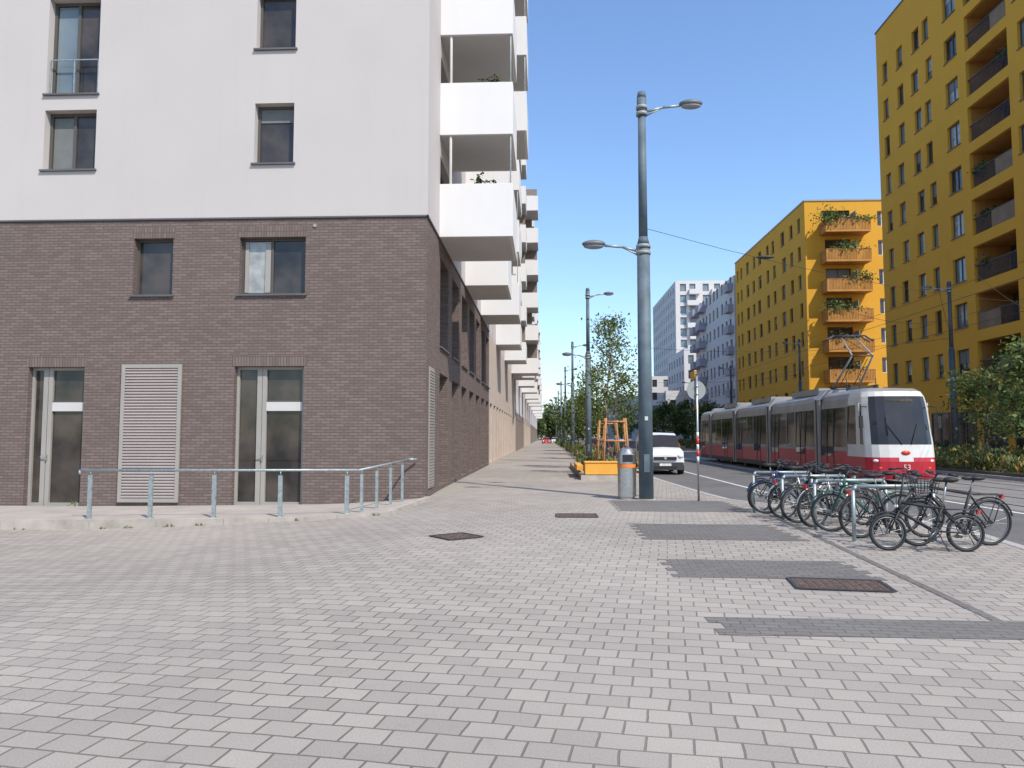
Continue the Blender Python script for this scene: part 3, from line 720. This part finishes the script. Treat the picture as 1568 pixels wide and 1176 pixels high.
# ------------------------------------------------------------------ street lamps
def head(mb, tip, dirx, L=.62):
    c = Vector(tip)
    mb.ell(c+Vector((0, 0, .03)), (L/2, .17, .10), 'lamp_grey', 18, 8)
    mb.ell(c+Vector((0, 0, -.035)), (L/2*.86, .14, .075), 'lens', 16, 8)
def lamp(x, y, side='both', mp='polebl', z=0.):
    e = empty('street_lamp', (x, y, z)); mb = MB()
    mb.cyl((0, 0, 0), (0, 0, .02), .24, .24, 'concrete', 16)
    mb.cyl((0, 0, 0), (0, 0, 6.55), .185, .165, mp, 24); mb.cyl((0, 0, 6.55), (0, 0, 6.75), .165, .115, mp, 24)
    mb.cyl((0, 0, 6.75), (0, 0, 10.0), .115, .10, mp, 20)
    mb.cyl((0, 0, 10.0), (0, 0, 10.45), .125, .125, mp, 20); mb.cyl((0, 0, 10.45), (0, 0, 10.62), .125, .10, mp, 20)
    mb.box(-.07, .07, -.19, -.175, .7, 1.15, mp); mb.box(-.04, .04, -.192, -.17, 2.0, 2.1, 'frame_w')
    arms = [(10.1, 1)] if side == 'right' else ([(10.1, -1)] if side == 'left' else [(10.1, 1), (6.4, -1)])
    for h, s in arms:
        rr = .14 if h > 8 else .18
        for dz in (-.07, .1): mb.cyl((0, 0, h+dz-.045), (0, 0, h+dz+.045), rr+.006, rr+.006, 'signback', 20)
        mb.tube([Vector((s*rr, 0, h)), Vector((s*.55, 0, h+.10)), Vector((s*1.0, 0, h+.14))], .035, 'steel', 8)
        mb.tube([Vector((s*rr, 0, h-.1)), Vector((s*.5, 0, h+.07))], .02, 'steel', 8)
        head(mb, (s*1.28, 0, h+.16), s)
    mb.build('pole_and_arms', e)
lamp(2.55, 19.3)
for yy in (45.5, 71.5, 97.5, 123.5, 150, 176): lamp(2.6, yy)
for yy in (44.5, 70.5, 96.5, 122): lamp(23.6, yy, 'left', 'poledk')
wr = empty('overhead_wires'); wb = MB()
def wire(a, b, sag=.25, r=.009, n=10):
    a = Vector(a); b = Vector(b); P = []
    for i in range(n+1):
        t = i/n; p = a.lerp(b, t); p.z -= sag*4*t*(1-t); P.append(p)
    for p, q in zip(P[:-1], P[1:]): wb.cyl(p, q, r, r, 'black', 5, False)
for x in (12.4, 15.7): wire((x, 5, 5.7), (x, 260, 5.7), 0, .008, 12); wire((x, 5, 6.4), (x, 45, 6.4), .3, .006); wire((x, 45, 6.4), (x, 71, 6.4), .3, .006)
for yl, yr in ((45.5, 44.5), (71.5, 70.5), (97.5, 96.5)): wire((2.6, yl, 7.3), (23.6, yr, 7.3), .7, .010)
wire((2.55, 19.3, 7.0), (27, 39, 8.4), .6, .007); wire((23.6, 44.5, 7.6), (12.4, 24, 6.3), .2, .009); wire((12.4, 22, 6.3), (27, 41, 8.0), .3, .009)
wire((12.4, 30, 6.4), (27, 52, 9.5), .3, .009)
wb.ell((6.6, 22.5, 6.95), (.28, .12, .05), 'dkgrey', 12, 6)
wb.build('wires', wr)

# ------------------------------------------------------------------ litter bin
e = empty('litter_bin', (2.08, 19.45, 0)); mb = MB()
mb.lathe([(0, .0), (.20, .0), (.20, .06), (.235, .07), (.235, .86), (.225, .88)], (0, 0, 0), 'stainless', 28)
mb.lathe([(.239, .80), (.243, .805), (.243, .885), (.239, .89)], (0, 0, 0), 'orangeb', 28)
mb.lathe([(.225, .88), (.235, .90), (.235, 1.12), (.22, 1.2), (.16, 1.27), (.08, 1.31), (0, 1.32)], (0, 0, 0), 'stainless', 28)
mb.box(-.13, .13, -.242, -.2, .95, 1.13, 'black'); mb.box(-.15, .15, -.25, -.235, 1.13, 1.15, 'stainless')
mb.cyl((.0, 0, 1.3), (0, 0, 1.35), .05, .05, 'dkgrey', 12)
mb.build('bin_body', e)
# ------------------------------------------------------------------ traffic sign (seen from behind)
e = empty('traffic_sign', (3.78, 18.9, 0)); mb = MB()
mb.cyl((0, 0, 0), (0, 0, 3.12), .028, .028, 'stainless', 12); mb.cyl((0, 0, 3.12), (0, 0, 3.15), .034, .03, 'dkgrey', 12)
rot = Matrix.Rotation(math.radians(8), 4, 'Z')
d = rot @ Vector((0, 1, 0))
mb.cyl(Vector((0, 0, 2.75))+d*.035, Vector((0, 0, 2.75))+d*.045, .24, .24, 'signback', 28); mb.cyl(Vector((0, 0, 2.75))+d*.046, Vector((0, 0, 2.75))+d*.05, .24, .24, 'red', 28)
mb.cyl(Vector((0, 0, 2.75))+d*.051, Vector((0, 0, 2.75))+d*.054, .18, .18, 'paint', 28)
for z in (2.65, 2.85): mb.cyl((0, 0, z-.02), (0, 0, z+.02), .04, .04, 'stainless', 12)
for z, m in ((.95, 'paint'), (1.1, 'red'), (1.25, 'paint'), (1.4, 'red'), (1.55, 'paint')): mb.cyl((0, 0, z), (0, 0, z+.148), .031, .031, m, 12)
mb.build('post_and_disc', e)

# ------------------------------------------------------------------ tree planter with bench
e = empty('tree_planter'); mb = MB()
mb.box(1.3, 1.5, 29.0, 40, 0, .22, 'concrete'); mb.box(3.7, 3.9, 27.7, 40, 0, .22, 'concrete'); mb.box(1.504, 3.696, 39.8, 40, 0, .22, 'concrete')
mb.box(1.3, 3.696, 27.7, 28.99, 0, .18, 'concrete'); mb.face([(1.5, 29, .16), (3.7, 29, .16), (3.7, 39.8, .16), (1.5, 39.8, .16)], 'soil')
mb.build('planter_edge', e)
e = empty('orange_bench'); mb = MB()
mb.box(1.45, 2.75, 27.75, 28.6, .2, .62, 'orange')
for i in range(6): mb.box(1.43, 2.77, 27.72+i*.15, 27.72+i*.15+.13, .625, .67, 'orange')
mb.box(1.2, 1.44, 29, 32, .3, .5, 'orange')
mb.build('seat_block', e, bevel=.01)
def planting(name, x0, x1, y0, y1, n, h, size, mats, z=.15, w=None):
    pts = np.column_stack([NP.uniform(x0, x1, n), NP.uniform(y0, y1, n), np.zeros(n)])
    hh = h*(.35+.65*np.abs(np.sin(pts[:, 0]*1.7+pts[:, 1]*.9)*np.cos(pts[:, 1]*.63+1)))
    pts[:, 2] = z+NP.rand(n)*hh
    return leaves(name, pts, size, mats, None, w, up=.8)
planting('shrub_bed', 1.6, 3.6, 29.1, 39.6, 3000, .55, .09, ('leaf1', 'leaf2', 'leafd'))
for (tx, ty) in ((2.9, 31.5), (3.0, 36.5)):
    e = empty('tree_support_stakes', (tx, ty, .1)); mb = MB()
    for sx, sy in ((-.55, -.5), (.55, -.5), (-.55, .5), (.55, .5)): mb.cyl((sx, sy, 0), (sx*.72, sy*.72, 2.25), .045, .04, 'wood', 8)
    for z in (1.3, 2.1):
        k = .85 if z < 2 else .74
        for a, b_ in (((-.55, -.5), (.55, -.5)), ((-.55, .5), (.55, .5)), ((-.55, -.5), (-.55, .5)), ((.55, -.5), (.55, .5))):
            mb.cyl((a[0]*k, a[1]*k, z), (b_[0]*k, b_[1]*k, z), .035, .035, 'wood', 6)
    mb.build('stakes', e)
lw = (.6, .35, .05)
tree(2.9, 31.5, 6.2, 1.15, 2.6, 750, .075, 21, w=lw, clump=.26, nb=15, tr=.05)
tree(3.0, 36.5, 7.9, 1.5, 2.9, 1350, .08, 22, w=lw, clump=.30, nb=20, tr=.055)
tree(3.6, 52, 6.8, 1.6, 2.4, 1400, .11, 23, w=lw, clump=.36, nb=16, tr=.06)
tree(6.2, 60, 6.5, 1.8, 2.4, 1300, .12, 24, w=lw, clump=.4, nb=16, tr=.06)
tree(3.5, 66, 6.2, 1.6, 2.2, 1300, .13, 25, w=lw, clump=.4, nb=16)
for i, (tx, ty, th) in enumerate(((3.6, 82, 6), (3.6, 108, 6.5), (3.4, 134, 7), (3.5, 165, 8))):
    tree(tx, ty, th, 1.9, 2, 1400, .2, 30+i, clump=.45, nb=16)
planting('shrub_bed', 2.2, 3.7, 47, 69, 5000, .7, .11, ('leaf1', 'leaf2', 'leafd'))
planting('shrub_bed', 2.4, 3.9, 73, 95, 3000, .8, .18, ('leaf1', 'leaf2', 'leafd'))
planting('shrub_bed', 2.4, 3.9, 99, 180, 4000, .9, .25, ('leaf1', 'leaf2', 'leaf3'))
gb = MB(); gb.box(18.5, 21.8, 22, 140, .0, .12, 'soil'); gb.build('planting_bed')
planting('hedge', 18.6, 21.6, 24, 60, 20000, 1.1, .10, ('leaf1', 'leaf2', 'leaf3', 'leafd', 'flower', 'flowery'), w=(.34, .28, .1, .18, .03, .07))
planting('hedge', 18.6, 21.6, 60, 140, 9000, 1.1, .2, ('leaf1', 'leaf2', 'leafd'))
dk = ('leaf2', 'leaf3', 'leaf1')
tree(21.2, 33.2, 6.2, 2.2, 1.5, 4200, .11, 52, dk, w=(.4, .12, .48), clump=.34, nb=30, tr=.09)
tree(21.0, 36.8, 5.0, 1.8, 1.3, 2200, .10, 53, dk, w=(.4, .12, .48), clump=.33, nb=22, tr=.07)
for i, (tx, ty) in enumerate(((20.5, 96), (20, 110), (19.5, 124), (20, 140), (17, 170), (20, 185))):
    tree(tx, ty, 5.5+(i % 3)*.8, 2.3, 1.5, 2400, .22, 60+i, dk, clump=.5)
cen = []
for i in range(46):
    x = R.uniform(-8, 45); y = R.uniform(285, 380); h = R.uniform(8, 15)
    for k in range(7): cen.append((x+R.uniform(-3, 3), y+R.uniform(-3, 3), h*R.uniform(.3, 1)))
cen = np.array(cen); idx = NP.choice(len(cen), 26000)
dt = empty('distant_trees'); leaves('foliage', cen[idx]+NP.normal(size=(26000, 3))*1.5, .65, ('leaf1', 'leaf2', 'leaf3'), dt)
mb = MB()
for i in range(0, len(cen), 7): mb.cyl((cen[i][0], cen[i][1], -.5), (cen[i][0], cen[i][1], 9), .25, .1, 'bark', 6)
mb.build('trunks', dt)

# ------------------------------------------------------------------ tram
T = empty('tram', (12.4, 26.5, -.11)); mb = MB()
HW = 1.2; L = 28.5
zl = [.22, .45, .84, .98, 1.22, 1.42, 1.75, 2.1, 2.45, 2.85, 2.98, 3.12, 3.3, 3.42, 3.48]
yf = [.10, .02, .0, .02, .05, .08, .14, .20, .27, .35, .38, .42, .54, .9, 1.6]
inset = [.0, .0, .0, .0, .0, .0, .01, .02, .03, .05, .07, .09, .15, .32, .58]
ss = [-1, -.97, -.86, -.7, -.45, -.2, 0, .2, .45, .7, .86, .97, 1]
def fp(i, s):
    a = abs(s); hw = HW-inset[i]
    cur = .48*a**4.2
    if zl[i] >= 3.42: cur *= .5
    x = s*hw
    return (x, yf[i]+cur, zl[i])
for i in range(len(zl)-1):
    for j in range(len(ss)-1):
        zc = (zl[i]+zl[i+1])/2; sc = abs((ss[j]+ss[j+1])/2)
        if zc < .84: m = 'tram_r' 
        elif zc < .98: m = 'tram_r' if sc > .3 else 'tram_w'
        elif zc < 1.42: m = 'tram_w'
        elif zc < 2.85: m = 'glass3' if sc < .88 else 'tram_w'
        elif zc < 3.12: m = 'tram_w' if sc > .88 else 'glass3'
        else: m = 'tram_w' if zc < 3.35 else 'tram_s'
        if zc < .45: m = 'dkgrey' if zc < .3 else 'tram_r'
        mb.face([fp(i, ss[j]), fp(i, ss[j+1]), fp(i+1, ss[j+1]), fp(i+1, ss[j])], m, True)
mb.face([(-HW, .72, .22), (HW, .72, .22), (HW, 1.0, .22), (-HW, 1.0, .22)], 'dkgrey')
prof = list(zip(zl, inset))
def xs_side(z):
    for (a, ia), (b_, ib) in zip(prof[:-1], prof[1:]):
        if a <= z <= b_: return HW-(ia+(ib-ia)*(z-a)/(b_-a))
    return HW
joints = [5.0, 11.8, 18.6, 25.2]
def seg(y0, y1, mats):
    zz = [.22, .45, .95, 1.15, 1.3, 2.62, 2.8, 3.12, 3.3, 3.42, 3.48]
    for a, b_, m in zip(zz[:-1], zz[1:], mats):
        for s in (-1, 1):
            q = [(s*xs_side(a), y0, a), (s*xs_side(a), y1, a), (s*xs_side(b_), y1, b_), (s*xs_side(b_), y0, b_)]
            mb.face(q if s > 0 else q[::-1], m, False)
std = ['dkgrey', 'tram_r', 'tram_r', 'tram_s', 'glass3', 'glass3', 'tram_s', 'tram_s', 'tram_s', 'tram_s']
doorm = ['dkgrey', 'tram_r', 'glass3', 'glass3', 'glass3', 'glass3', 'tram_s', 'tram_s', 'tram_s', 'tram_s']
for i in range(len(zl)-1):
    for s in (-1, 1):
        a = fp(i, s); b_ = fp(i+1, s)
        zc = (zl[i]+zl[i+1])/2
        m = 'dkgrey' if zc < .3 else 'tram_r' if zc < .98 else 'tram_w' if zc < 1.42 or zc > 2.85 else 'glass3'
        if zc > 3.35: m = 'tram_s'
        mb.face([a, (a[0], 2.0, a[2]), (b_[0], 2.0, b_[2]), b_], m)
for s in (-1, 1): mb.box(s*HW-.012, s*HW+.012, .86, 1.15, 1.0, 2.9, 'tram_w')
y = 2.0; k = 0
while y < L-.6:
    nj = min([j for j in joints if j > y+.01]+[L])
    segl = nj-.3-y if nj < L else nj-y
    n = max(1, round(segl/1.35)); st = segl/n
    for i in range(n):
        isd = (i % 3 == 1)
        seg(y+i*st, y+(i+1)*st, doorm if isd else std)
        for s in (-1, 1):
            for yy in ((y+i*st),) + ((y+(i+.5)*st,) if isd else ()):
                X1 = HW+.006
                mb.box(s*X1-.008, s*X1+.008, yy-.03, yy+.03, 1.0 if not isd else .45, 2.8, 'tram_s' if not isd else 'dkgrey')
    if nj < L:
        for s in (-1, 1):
            mb.box(s*HW-.05 if s > 0 else -HW-.035, s*HW+.035 if s > 0 else -HW+.05, nj-.3, nj+.3, .2, 3.2, 'tram_s')
            mb.box(s*HW-.06, s*HW+.06, nj-.03, nj+.03, .2, 3.2, 'dkgrey')
        mb.hexa([(-HW-.03, nj-.3, 3.2), (HW+.03, nj-.3, 3.2), (HW+.03, nj+.3, 3.2), (-HW-.03, nj+.3, 3.2), (-HW+.3, nj-.3, 3.6), (HW-.3, nj-.3, 3.6), (HW-.3, nj+.3, 3.6), (-HW+.3, nj+.3, 3.6)], 'tram_s')
        y = nj+.3
    else: y = L
mb.face([(-HW+.58, 1.7, 3.48), (HW-.58, 1.7, 3.48), (HW-.58, L, 3.48), (-HW+.58, L, 3.48)], 'tram_s')
mb.face([(-HW, L, .22), (HW, L, .22), (HW-.6, L, 3.48), (-HW+.6, L, 3.48)], 'tram_w')
for (a, b_) in ((6, 9.5), (12.8, 16.5), (19.6, 23)): mb.box(-.75, .75, a, b_, 3.483, 3.75, 'tram_s')
mb.build('body', T)
mb = MB()
for s in (-1, 1):
    mb.ell((s*.86, .24, .86), (.18, .10, .07), 'litlamp', 14, 8); mb.ell((s*.80, .17, .62), (.09, .07, .05), 'orangeb', 12, 6)
    mb.tube([Vector((s*1.05, .6, 2.75)), Vector((s*1.30, .45, 2.75)), Vector((s*1.34, .4, 2.4))], .018, 'black', 6)
    mb.box(s*1.34-.06, s*1.34+.06, .35, .43, 2.0, 2.42, 'black')
mb.tube([Vector((-.1, .06, 1.42)), Vector((-.55, .19, 2.15))], .012, 'black', 6); mb.tube([Vector((-.55, .12, 1.75)), Vector((-.55, .25, 2.4))], .016, 'black', 6)
mb.tube([Vector((.2, .06, 1.42)), Vector((.5, .19, 2.15))], .012, 'black', 6)
mb.box(-.42, .42, -.03, .1, .24, .36, 'dkgrey')
mb.ell((0, .03, 1.14), (.16, .05, .08), 'red', 14, 6)
for y0 in (3.4, 5.0): mb.box(-.6, .6, y0-.05, y0+.05, 3.5, 3.66, 'dkgrey')
for x in (-.5, .5):
    mb.box(x-.04, x+.04, 3.2, 5.3, 3.66, 3.72, 'dkgrey')
    mb.cyl((x, 5.0, 3.72), (x*.8, 3.3, 4.85), .045, .035, 'signback', 8)
    mb.cyl((x*.8, 3.3, 4.85), (x*.55, 4.7, 5.8), .034, .026, 'signback', 8); mb.cyl((x*.55, 4.9, 3.8), (x*.5, 3.45, 4.75), .016, .016, 'dkgrey', 6)
mb.cyl((-.42, 3.3, 4.85), (.42, 3.3, 4.85), .03, .03, 'dkgrey', 8); mb.cyl((.4, 3.3, 4.85), (-.27, 4.7, 5.8), .012, .012, 'dkgrey', 6)
for y0 in (4.5, 4.85): mb.tube([Vector((-.95, y0, 5.58)), Vector((-.62, y0, 5.80)), Vector((.62, y0, 5.80)), Vector((.95, y0, 5.58))], .032, 'dkgrey', 8)
for x in (-.3, .3): mb.cyl((x, 4.4, 5.77), (x, 4.95, 5.77), .02, .02, 'dkgrey', 6)
for x in (-.8, -.3, .3): mb.cyl((x, 2.9, 3.45), (x, 2.9, 3.95), .02, .02, 'dkgrey', 6)
for yj in (1.6, 4.2, 7, 10.5, 14, 17, 20.3, 24): 
    for s in (-1, 1): mb.cyl((s*(HW-.3), yj, .32), (s*(HW-.16), yj, .32), .3, .3, 'dkgrey', 18)
mb.build('lights_mirrors_pantograph', T)
def text(body, loc, size, m, parent, name):
    c = bpy.data.curves.new(name, 'FONT'); c.body = body; c.size = size; c.align_x = 'CENTER'; c.extrude = .003
    o = bpy.data.objects.new(name, c); COL.objects.link(o); o.parent = parent; o.location = loc; o.rotation_euler = (math.radians(90), 0, 0); c.materials.append(M[m])
text('53', (0, -.025, .56), .26, 'frame_w', T, 'fleet_number')
text('STADIONBRUECKE', (0, .345, 2.93), .10, 'leafd', T, 'destination_text')

# ------------------------------------------------------------------ cars
def car(name, x, y, rz, paint, van=False):
    e = empty(name, (x, y, -.12), rz); mb = MB()
    if van:
        sc = [(0, .30, .70, .86, .72, .64), (.08, .22, .92, 1.03, .85, .76), (.4, .2, 1.04, 1.14, .90, .78), (.72, .2, 1.08, 1.2, .91, .76), (1.35, .2, 1.12, 1.76, .91, .72), (1.8, .2, 1.12, 1.86, .91, .72), (4.1, .2, 1.12, 1.88, .91, .74), (4.28, .28, 1.1, 1.75, .88, .70)]
    else:
        sc = [(0, .30, .55, .62, .66, .58), (.12, .2, .68, .76, .80, .70), (.6, .18, .84, .92, .86, .72), (1.1, .18, .92, 1.0, .88, .72), (1.85, .18, .95, 1.42, .88, .60), (2.6, .18, .95, 1.47, .88, .60), (3.5, .18, .95, 1.40, .88, .60), (4.0, .2, .92, 1.05, .86, .66), (4.15, .3, .85, .95, .80, .62)]
    def ring(s): y0, zb, be, t, hw, hwt = s; return [(-hw*.95, y0, zb), (-hw, y0, (zb+be)/2), (-hw*.98, y0, be), (-hwt, y0, t), (0, y0, t+.03), (hwt, y0, t), (hw*.98, y0, be), (hw, y0, (zb+be)/2), (hw*.95, y0, zb)]
    for i, (a, b_) in enumerate(zip(sc[:-1], sc[1:])):
        ra, rb_ = ring(a), ring(b_)
        cab = (a[3]-a[2] > .2) or (b_[3]-b_[2] > .2); ws = (b_[3]-b_[2]) > .3 and (a[3]-a[2]) < .2; bw = (a[3]-a[2]) > .3 and (b_[3]-b_[2]) < .2
        for j in range(8):
            m = paint
            if j in (2, 5) and cab: m = 'glass3'
            if j in (3, 4) and (ws or bw): m = 'glass3'
            mb.face([ra[j], ra[j+1], rb_[j+1], rb_[j]][::-1], m, True)
    mb.face(ring(sc[0]), paint); mb.face(ring(sc[-1])[::-1], paint)
    for yy in (.82, sc[-1][0]-.85):
        for s in (-1, 1):
            mb.cyl((s*.70, yy, .32), (s*.925, yy, .32), .32, .32, 'black', 22); mb.cyl((s*.926, yy, .32), (s*.935, yy, .32), .2, .19, 'stainless', 14)
    W = sc[1][4]
    mb.box(-W*.95, W*.95, -.05, .1, .22, .56, 'dkgrey' if van else paint); mb.box(-.5, .5, -.06, .05, .66 if van else .56, .80 if van else .70, 'black'); mb.box(-.26, .26, -.07, -.04, .4, .51, 'paint')
    mb.box(-.5, .5, -.056, .05, .26, .38, 'black')
    mb.cyl((0, -.08, .74 if van else .63), (0, -.05, .74 if van else .63), .06, .06, 'chrome', 12)
    for s in (-1, 1):
        mb.ell((s*W*.80, .07, .84 if van else .62), (.16, .14, .12), 'litlamp', 12, 8)
        mb.box(s*1.0-.1, s*1.0+.1, 1.05, 1.2, 1.05, 1.28, 'black')
        mb.ell((s*.86, sc[-1][0]-.03, .85), (.06, .06, .15), 'red', 10, 6)
    if van:
        for s in (-1, 1): mb.box(s*.69-.015, s*.69+.015, 2.0, 4.0, 1.90, 1.95, 'dkgrey')
        for yy in (2.0, 3.1): 
            for s in (-1, 1): mb.box(s*.885-.02, s*.885+.02, yy-.04, yy+.04, 1.1, 1.5, paint)
    mb.build('body', e, bevel=0)
car('parked_van', 5.35, 34, 0, 'white', True)
car('parked_car', 5.5, 44, 0, 'dkgrey'); car('parked_car', 5.5, 50.5, 0, 'white'); car('parked_car', 5.4, 62, 0, 'bike_bl'); car('parked_car', 5.5, 69, 0, 'stainless')
car('parked_car', 5.5, 78, 0, 'dkgrey'); car('parked_car', 8.6, 130, 0, 'red'); car('parked_car', 0.2, 165, 0, 'red'); car('parked_car', 2.2, 172, 0, 'white')

# ------------------------------------------------------------------ bicycles + racks
def bike(x, y, rz, r=.34, col='black', tilt=0., basket=False, rack=True, guard=True, steer=.0, z=0.):
    e = empty('bicycle', (x, y, z), rz); e.rotation_euler = (tilt, 0, rz); mb = MB(); V = Vector
    wbk = .53 if r > .3 else .5
    ra = V((-wbk, 0, r)); fa = V((wbk+.03, 0, r)); bb = V((-.08, 0, .28)); st = V((-.24, 0, .80)); ht = V((.33, 0, .90)); hb = V((.37, 0, .74))
    if r < .3: st = V((-.22, 0, .62)); ht = V((.34, 0, .72)); hb = V((.37, 0, .56))
    for c in (ra, fa):
        mb.torus(c, (0, 1, 0), r-.022, .022, 'black', 36, 8); mb.torus(c, (0, 1, 0), r-.050, .012, 'rim', 36, 6)
        mb.cyl(c-V((0, .05, 0)), c+V((0, .05, 0)), .025, .025, 'rim', 8)
        for i in range(18):
            t = 2*math.pi*i/18+.1; mb.cyl(c+V((0, .025*(-1)**i, 0)), c+V(((r-.045)*math.cos(t), 0, (r-.045)*math.sin(t))), .0018, .0018, 'stainless', 4, False)
        if guard: mb.torus(c, (0, 1, 0), r+.025, .014, col, 14, 5, math.radians(15 if c is fa else 30), math.radians(165))
    R_ = .020
    mb.cyl(bb, st, R_, R_, col, 8); mb.cyl(bb, hb, R_*1.2, R_*1.2, col, 8)
    mb.cyl(st+(bb-st)*.08, ht+(hb-ht)*.3, R_, R_, col, 8); mb.cyl(ht, hb, .024, .024, col, 8)
    for s in (-1, 1):
        o = V((0, .05*s, 0)); mb.cyl(bb+o*.6, ra+o, .011, .011, col, 6); mb.cyl(st+V((.01, 0, -.05)), ra+o, .010, .010, col, 6)
        mb.cyl(hb+o*.8, fa+o, .014, .011, col, 6)
    mb.cyl(hb, hb+V((0, 0, -.02)), .03, .03, col, 8)
    sp = V((-.29, 0, .96)); mb.cyl(st, sp, .014, .014, 'stainless', 8)
    mb.ell(sp+V((-.05, 0, .03)), (.12, .09, .04), 'black', 12, 6); mb.ell(sp+V((.06, 0, .03)), (.13, .04, .032), 'black', 10, 6)
    hs = V((.27, 0, 1.04)); mb.cyl(ht, hs, .015, .015, 'dkgrey', 8)
    for s in (-1, 1):
        mb.tube([hs, hs+V((.06, .12*s, .03)), hs+V((0, .25*s, .03)), hs+V((-.12, .29*s, .01))], .012, 'dkgrey', 6)
        mb.cyl(hs+V((-.01, .255*s, .03)), hs+V((-.13, .292*s, .01)), .019, .019, 'black', 8)
        mb.cyl(hs+V((.04, .2*s, .02)), hs+V((-.06, .27*s, -.03)), .006, .006, 'stainless', 5)
    mb.tube([hs+V((.05, .1, 0)), hs+V((.14, .05, -.1)), hb+V((.03, .02, 0))], .005, 'black', 5)
    mb.torus(bb+V((0, .05, 0)), (0, 1, 0), .085, .007, 'dkgrey', 20, 4); mb.cyl(bb+V((0, .045, 0)), bb+V((0, .055, 0)), .06, .06, 'dkgrey', 14)
    mb.cyl(bb-V((0, .07, 0)), bb+V((0, .07, 0)), .024, .024, 'dkgrey', 8)
    for s in (-1, 1):
        p = bb+V((.12*s, .08*s, -.12*s)); mb.cyl(bb+V((0, .075*s, 0)), p, .011, .011, 'rim', 6); mb.box(p.x-.045, p.x+.045, min(p.y, p.y+.09*s), max(p.y, p.y+.09*s), p.z-.014, p.z+.014, 'black')
    mb.cyl(bb+V((0, .05, .085)), ra+V((0, .05, .035)), .006, .006, 'dkgrey', 4); mb.cyl(bb+V((0, .05, -.085)), ra+V((0, .05, -.035)), .006, .006, 'dkgrey', 4)
    if rack:
        zt = 2*r+.07
        for s in (-1, 1): mb.tube([V((-.25, .05*s, zt)), V((-wbk-.17, .05*s, zt)), V((-wbk-.02, .06*s, r))], .008, 'dkgrey', 5); 
        for i in range(4): mb.cyl((-.3-i*.1, -.055, zt), (-.3-i*.1, .055, zt), .006, .006, 'dkgrey', 5)
        mb.box(-wbk-.2, -wbk-.17, -.04, .04, zt-.06, zt, 'red')
    if basket:
        c0 = V((.48, 0, .93))
        for zz, k in ((-.14, .8), (-.07, .87), (0, .94), (.07, 1)):
            P = [c0+V((a*.15*k, b*.18*k, zz)) for a, b in ((-1, -1), (1, -1), (1, 1), (-1, 1), (-1, -1))]
            for p, q in zip(P[:-1], P[1:]): mb.cyl(p, q, .006, .006, 'dkgrey', 5)
        for a in np.linspace(-1, 1, 6):
            for b in (-1, 1):
                mb.cyl(c0+V((a*.12, b*.144, -.14)), c0+V((a*.15, b*.18, .07)), .004, .004, 'dkgrey', 4); mb.cyl(c0+V((b*.12, a*.144, -.14)), c0+V((b*.15, a*.18, .07)), .004, .004, 'dkgrey', 4)
    mb.ell(V((.40, 0, .80 if r > .3 else .62)), (.03, .03, .03), 'litlamp', 8, 6)
    mb.cyl((-.12, .06, .26), (-.2, .17, .01), .008, .008, 'dkgrey', 6)
    mb.build('frame_and_wheels', e)
D = math.radians
bike(5.33, 10.85, D(176), .255, 'black', 0.05, rack=True)
bike(5.98, 11.4, D(186), .34, 'black', -.05, basket=True)
bike(5.45, 12.25, D(8), .34, 'dkgrey', .06, rack=True)
bike(5.35, 12.9, D(172), .33, 'bike_gr', -.05)
bike(5.2, 13.75, D(20), .34, 'bike_si', .06, basket=True)
bike(5.2, 14.35, D(190), .34, 'black', -.06)
bike(5.15, 15.1, D(12), .34, 'bike_si', .05)
bike(5.1, 15.75, D(165), .34, 'bike_bl', -.05)
bike(5.05, 16.6, D(25), .34, 'black', .05)
for (rx, ry) in ((5.3, 11.8), (5.25, 13.3), (5.15, 14.75), (5.0, 16.2)):
    e = empty('bicycle_rack', (rx, ry, 0), D(4)); mb = MB(); V = Vector
    mb.tube([V((-.62, 0, 0)), V((-.62, 0, .78)), V((-.57, 0, .84)), V((.57, 0, .84)), V((.62, 0, .78)), V((.62, 0, 0))], .028, 'steel', 10)
    for s in (-1, 1): mb.cyl((s*.62, 0, 0), (s*.62, 0, .012), .07, .07, 'steel', 12)
    mb.build('hoop', e)

# ------------------------------------------------------------------ light, sky, camera
sd = Vector((.62, -.78, 0)).normalized(); el = math.radians(49)
sv = Vector((sd.x*math.cos(el), sd.y*math.cos(el), math.sin(el)))
sl = bpy.data.lights.new('sun', 'SUN'); sl.energy = 5.0; sl.angle = math.radians(.5); sl.color = (1, .935, .84)
so = bpy.data.objects.new('sun', sl); COL.objects.link(so); so.rotation_euler = sv.to_track_quat('Z', 'Y').to_euler(); so.location = (0, 0, 60)
wd = bpy.data.worlds.new('World'); scene.world = wd; wd.use_nodes = True; nt = wd.node_tree
bg = nt.nodes['Background']; sk = nt.nodes.new('ShaderNodeTexSky'); sk.sky_type = 'NISHITA'; sk.sun_disc = False
sk.sun_elevation = el; sk.sun_rotation = math.atan2(sd.x, sd.y); sk.air_density = 1.15; sk.dust_density = .8; sk.ozone_density = 1.2
tint = mixrgb(nt, 1.0, sk.outputs[0], (1.22, 1.42, 1.68), 'MULTIPLY')
nt.links.new(tint, bg.inputs[0]); bg.inputs[1].default_value = .14
cd = bpy.data.cameras.new('camera'); co = bpy.data.objects.new('camera', cd); COL.objects.link(co)
cd.sensor_width = 36; cd.lens = 26.4; cd.clip_end = 5000; cd.clip_start = .05
co.location = (0, 0, 1.6); co.rotation_euler = (math.radians(90+3.98), 0, math.radians(2.54))
scene.camera = co
scene.view_settings.view_transform = 'Standard'; scene.view_settings.look = 'None'; scene.view_settings.exposure = 0
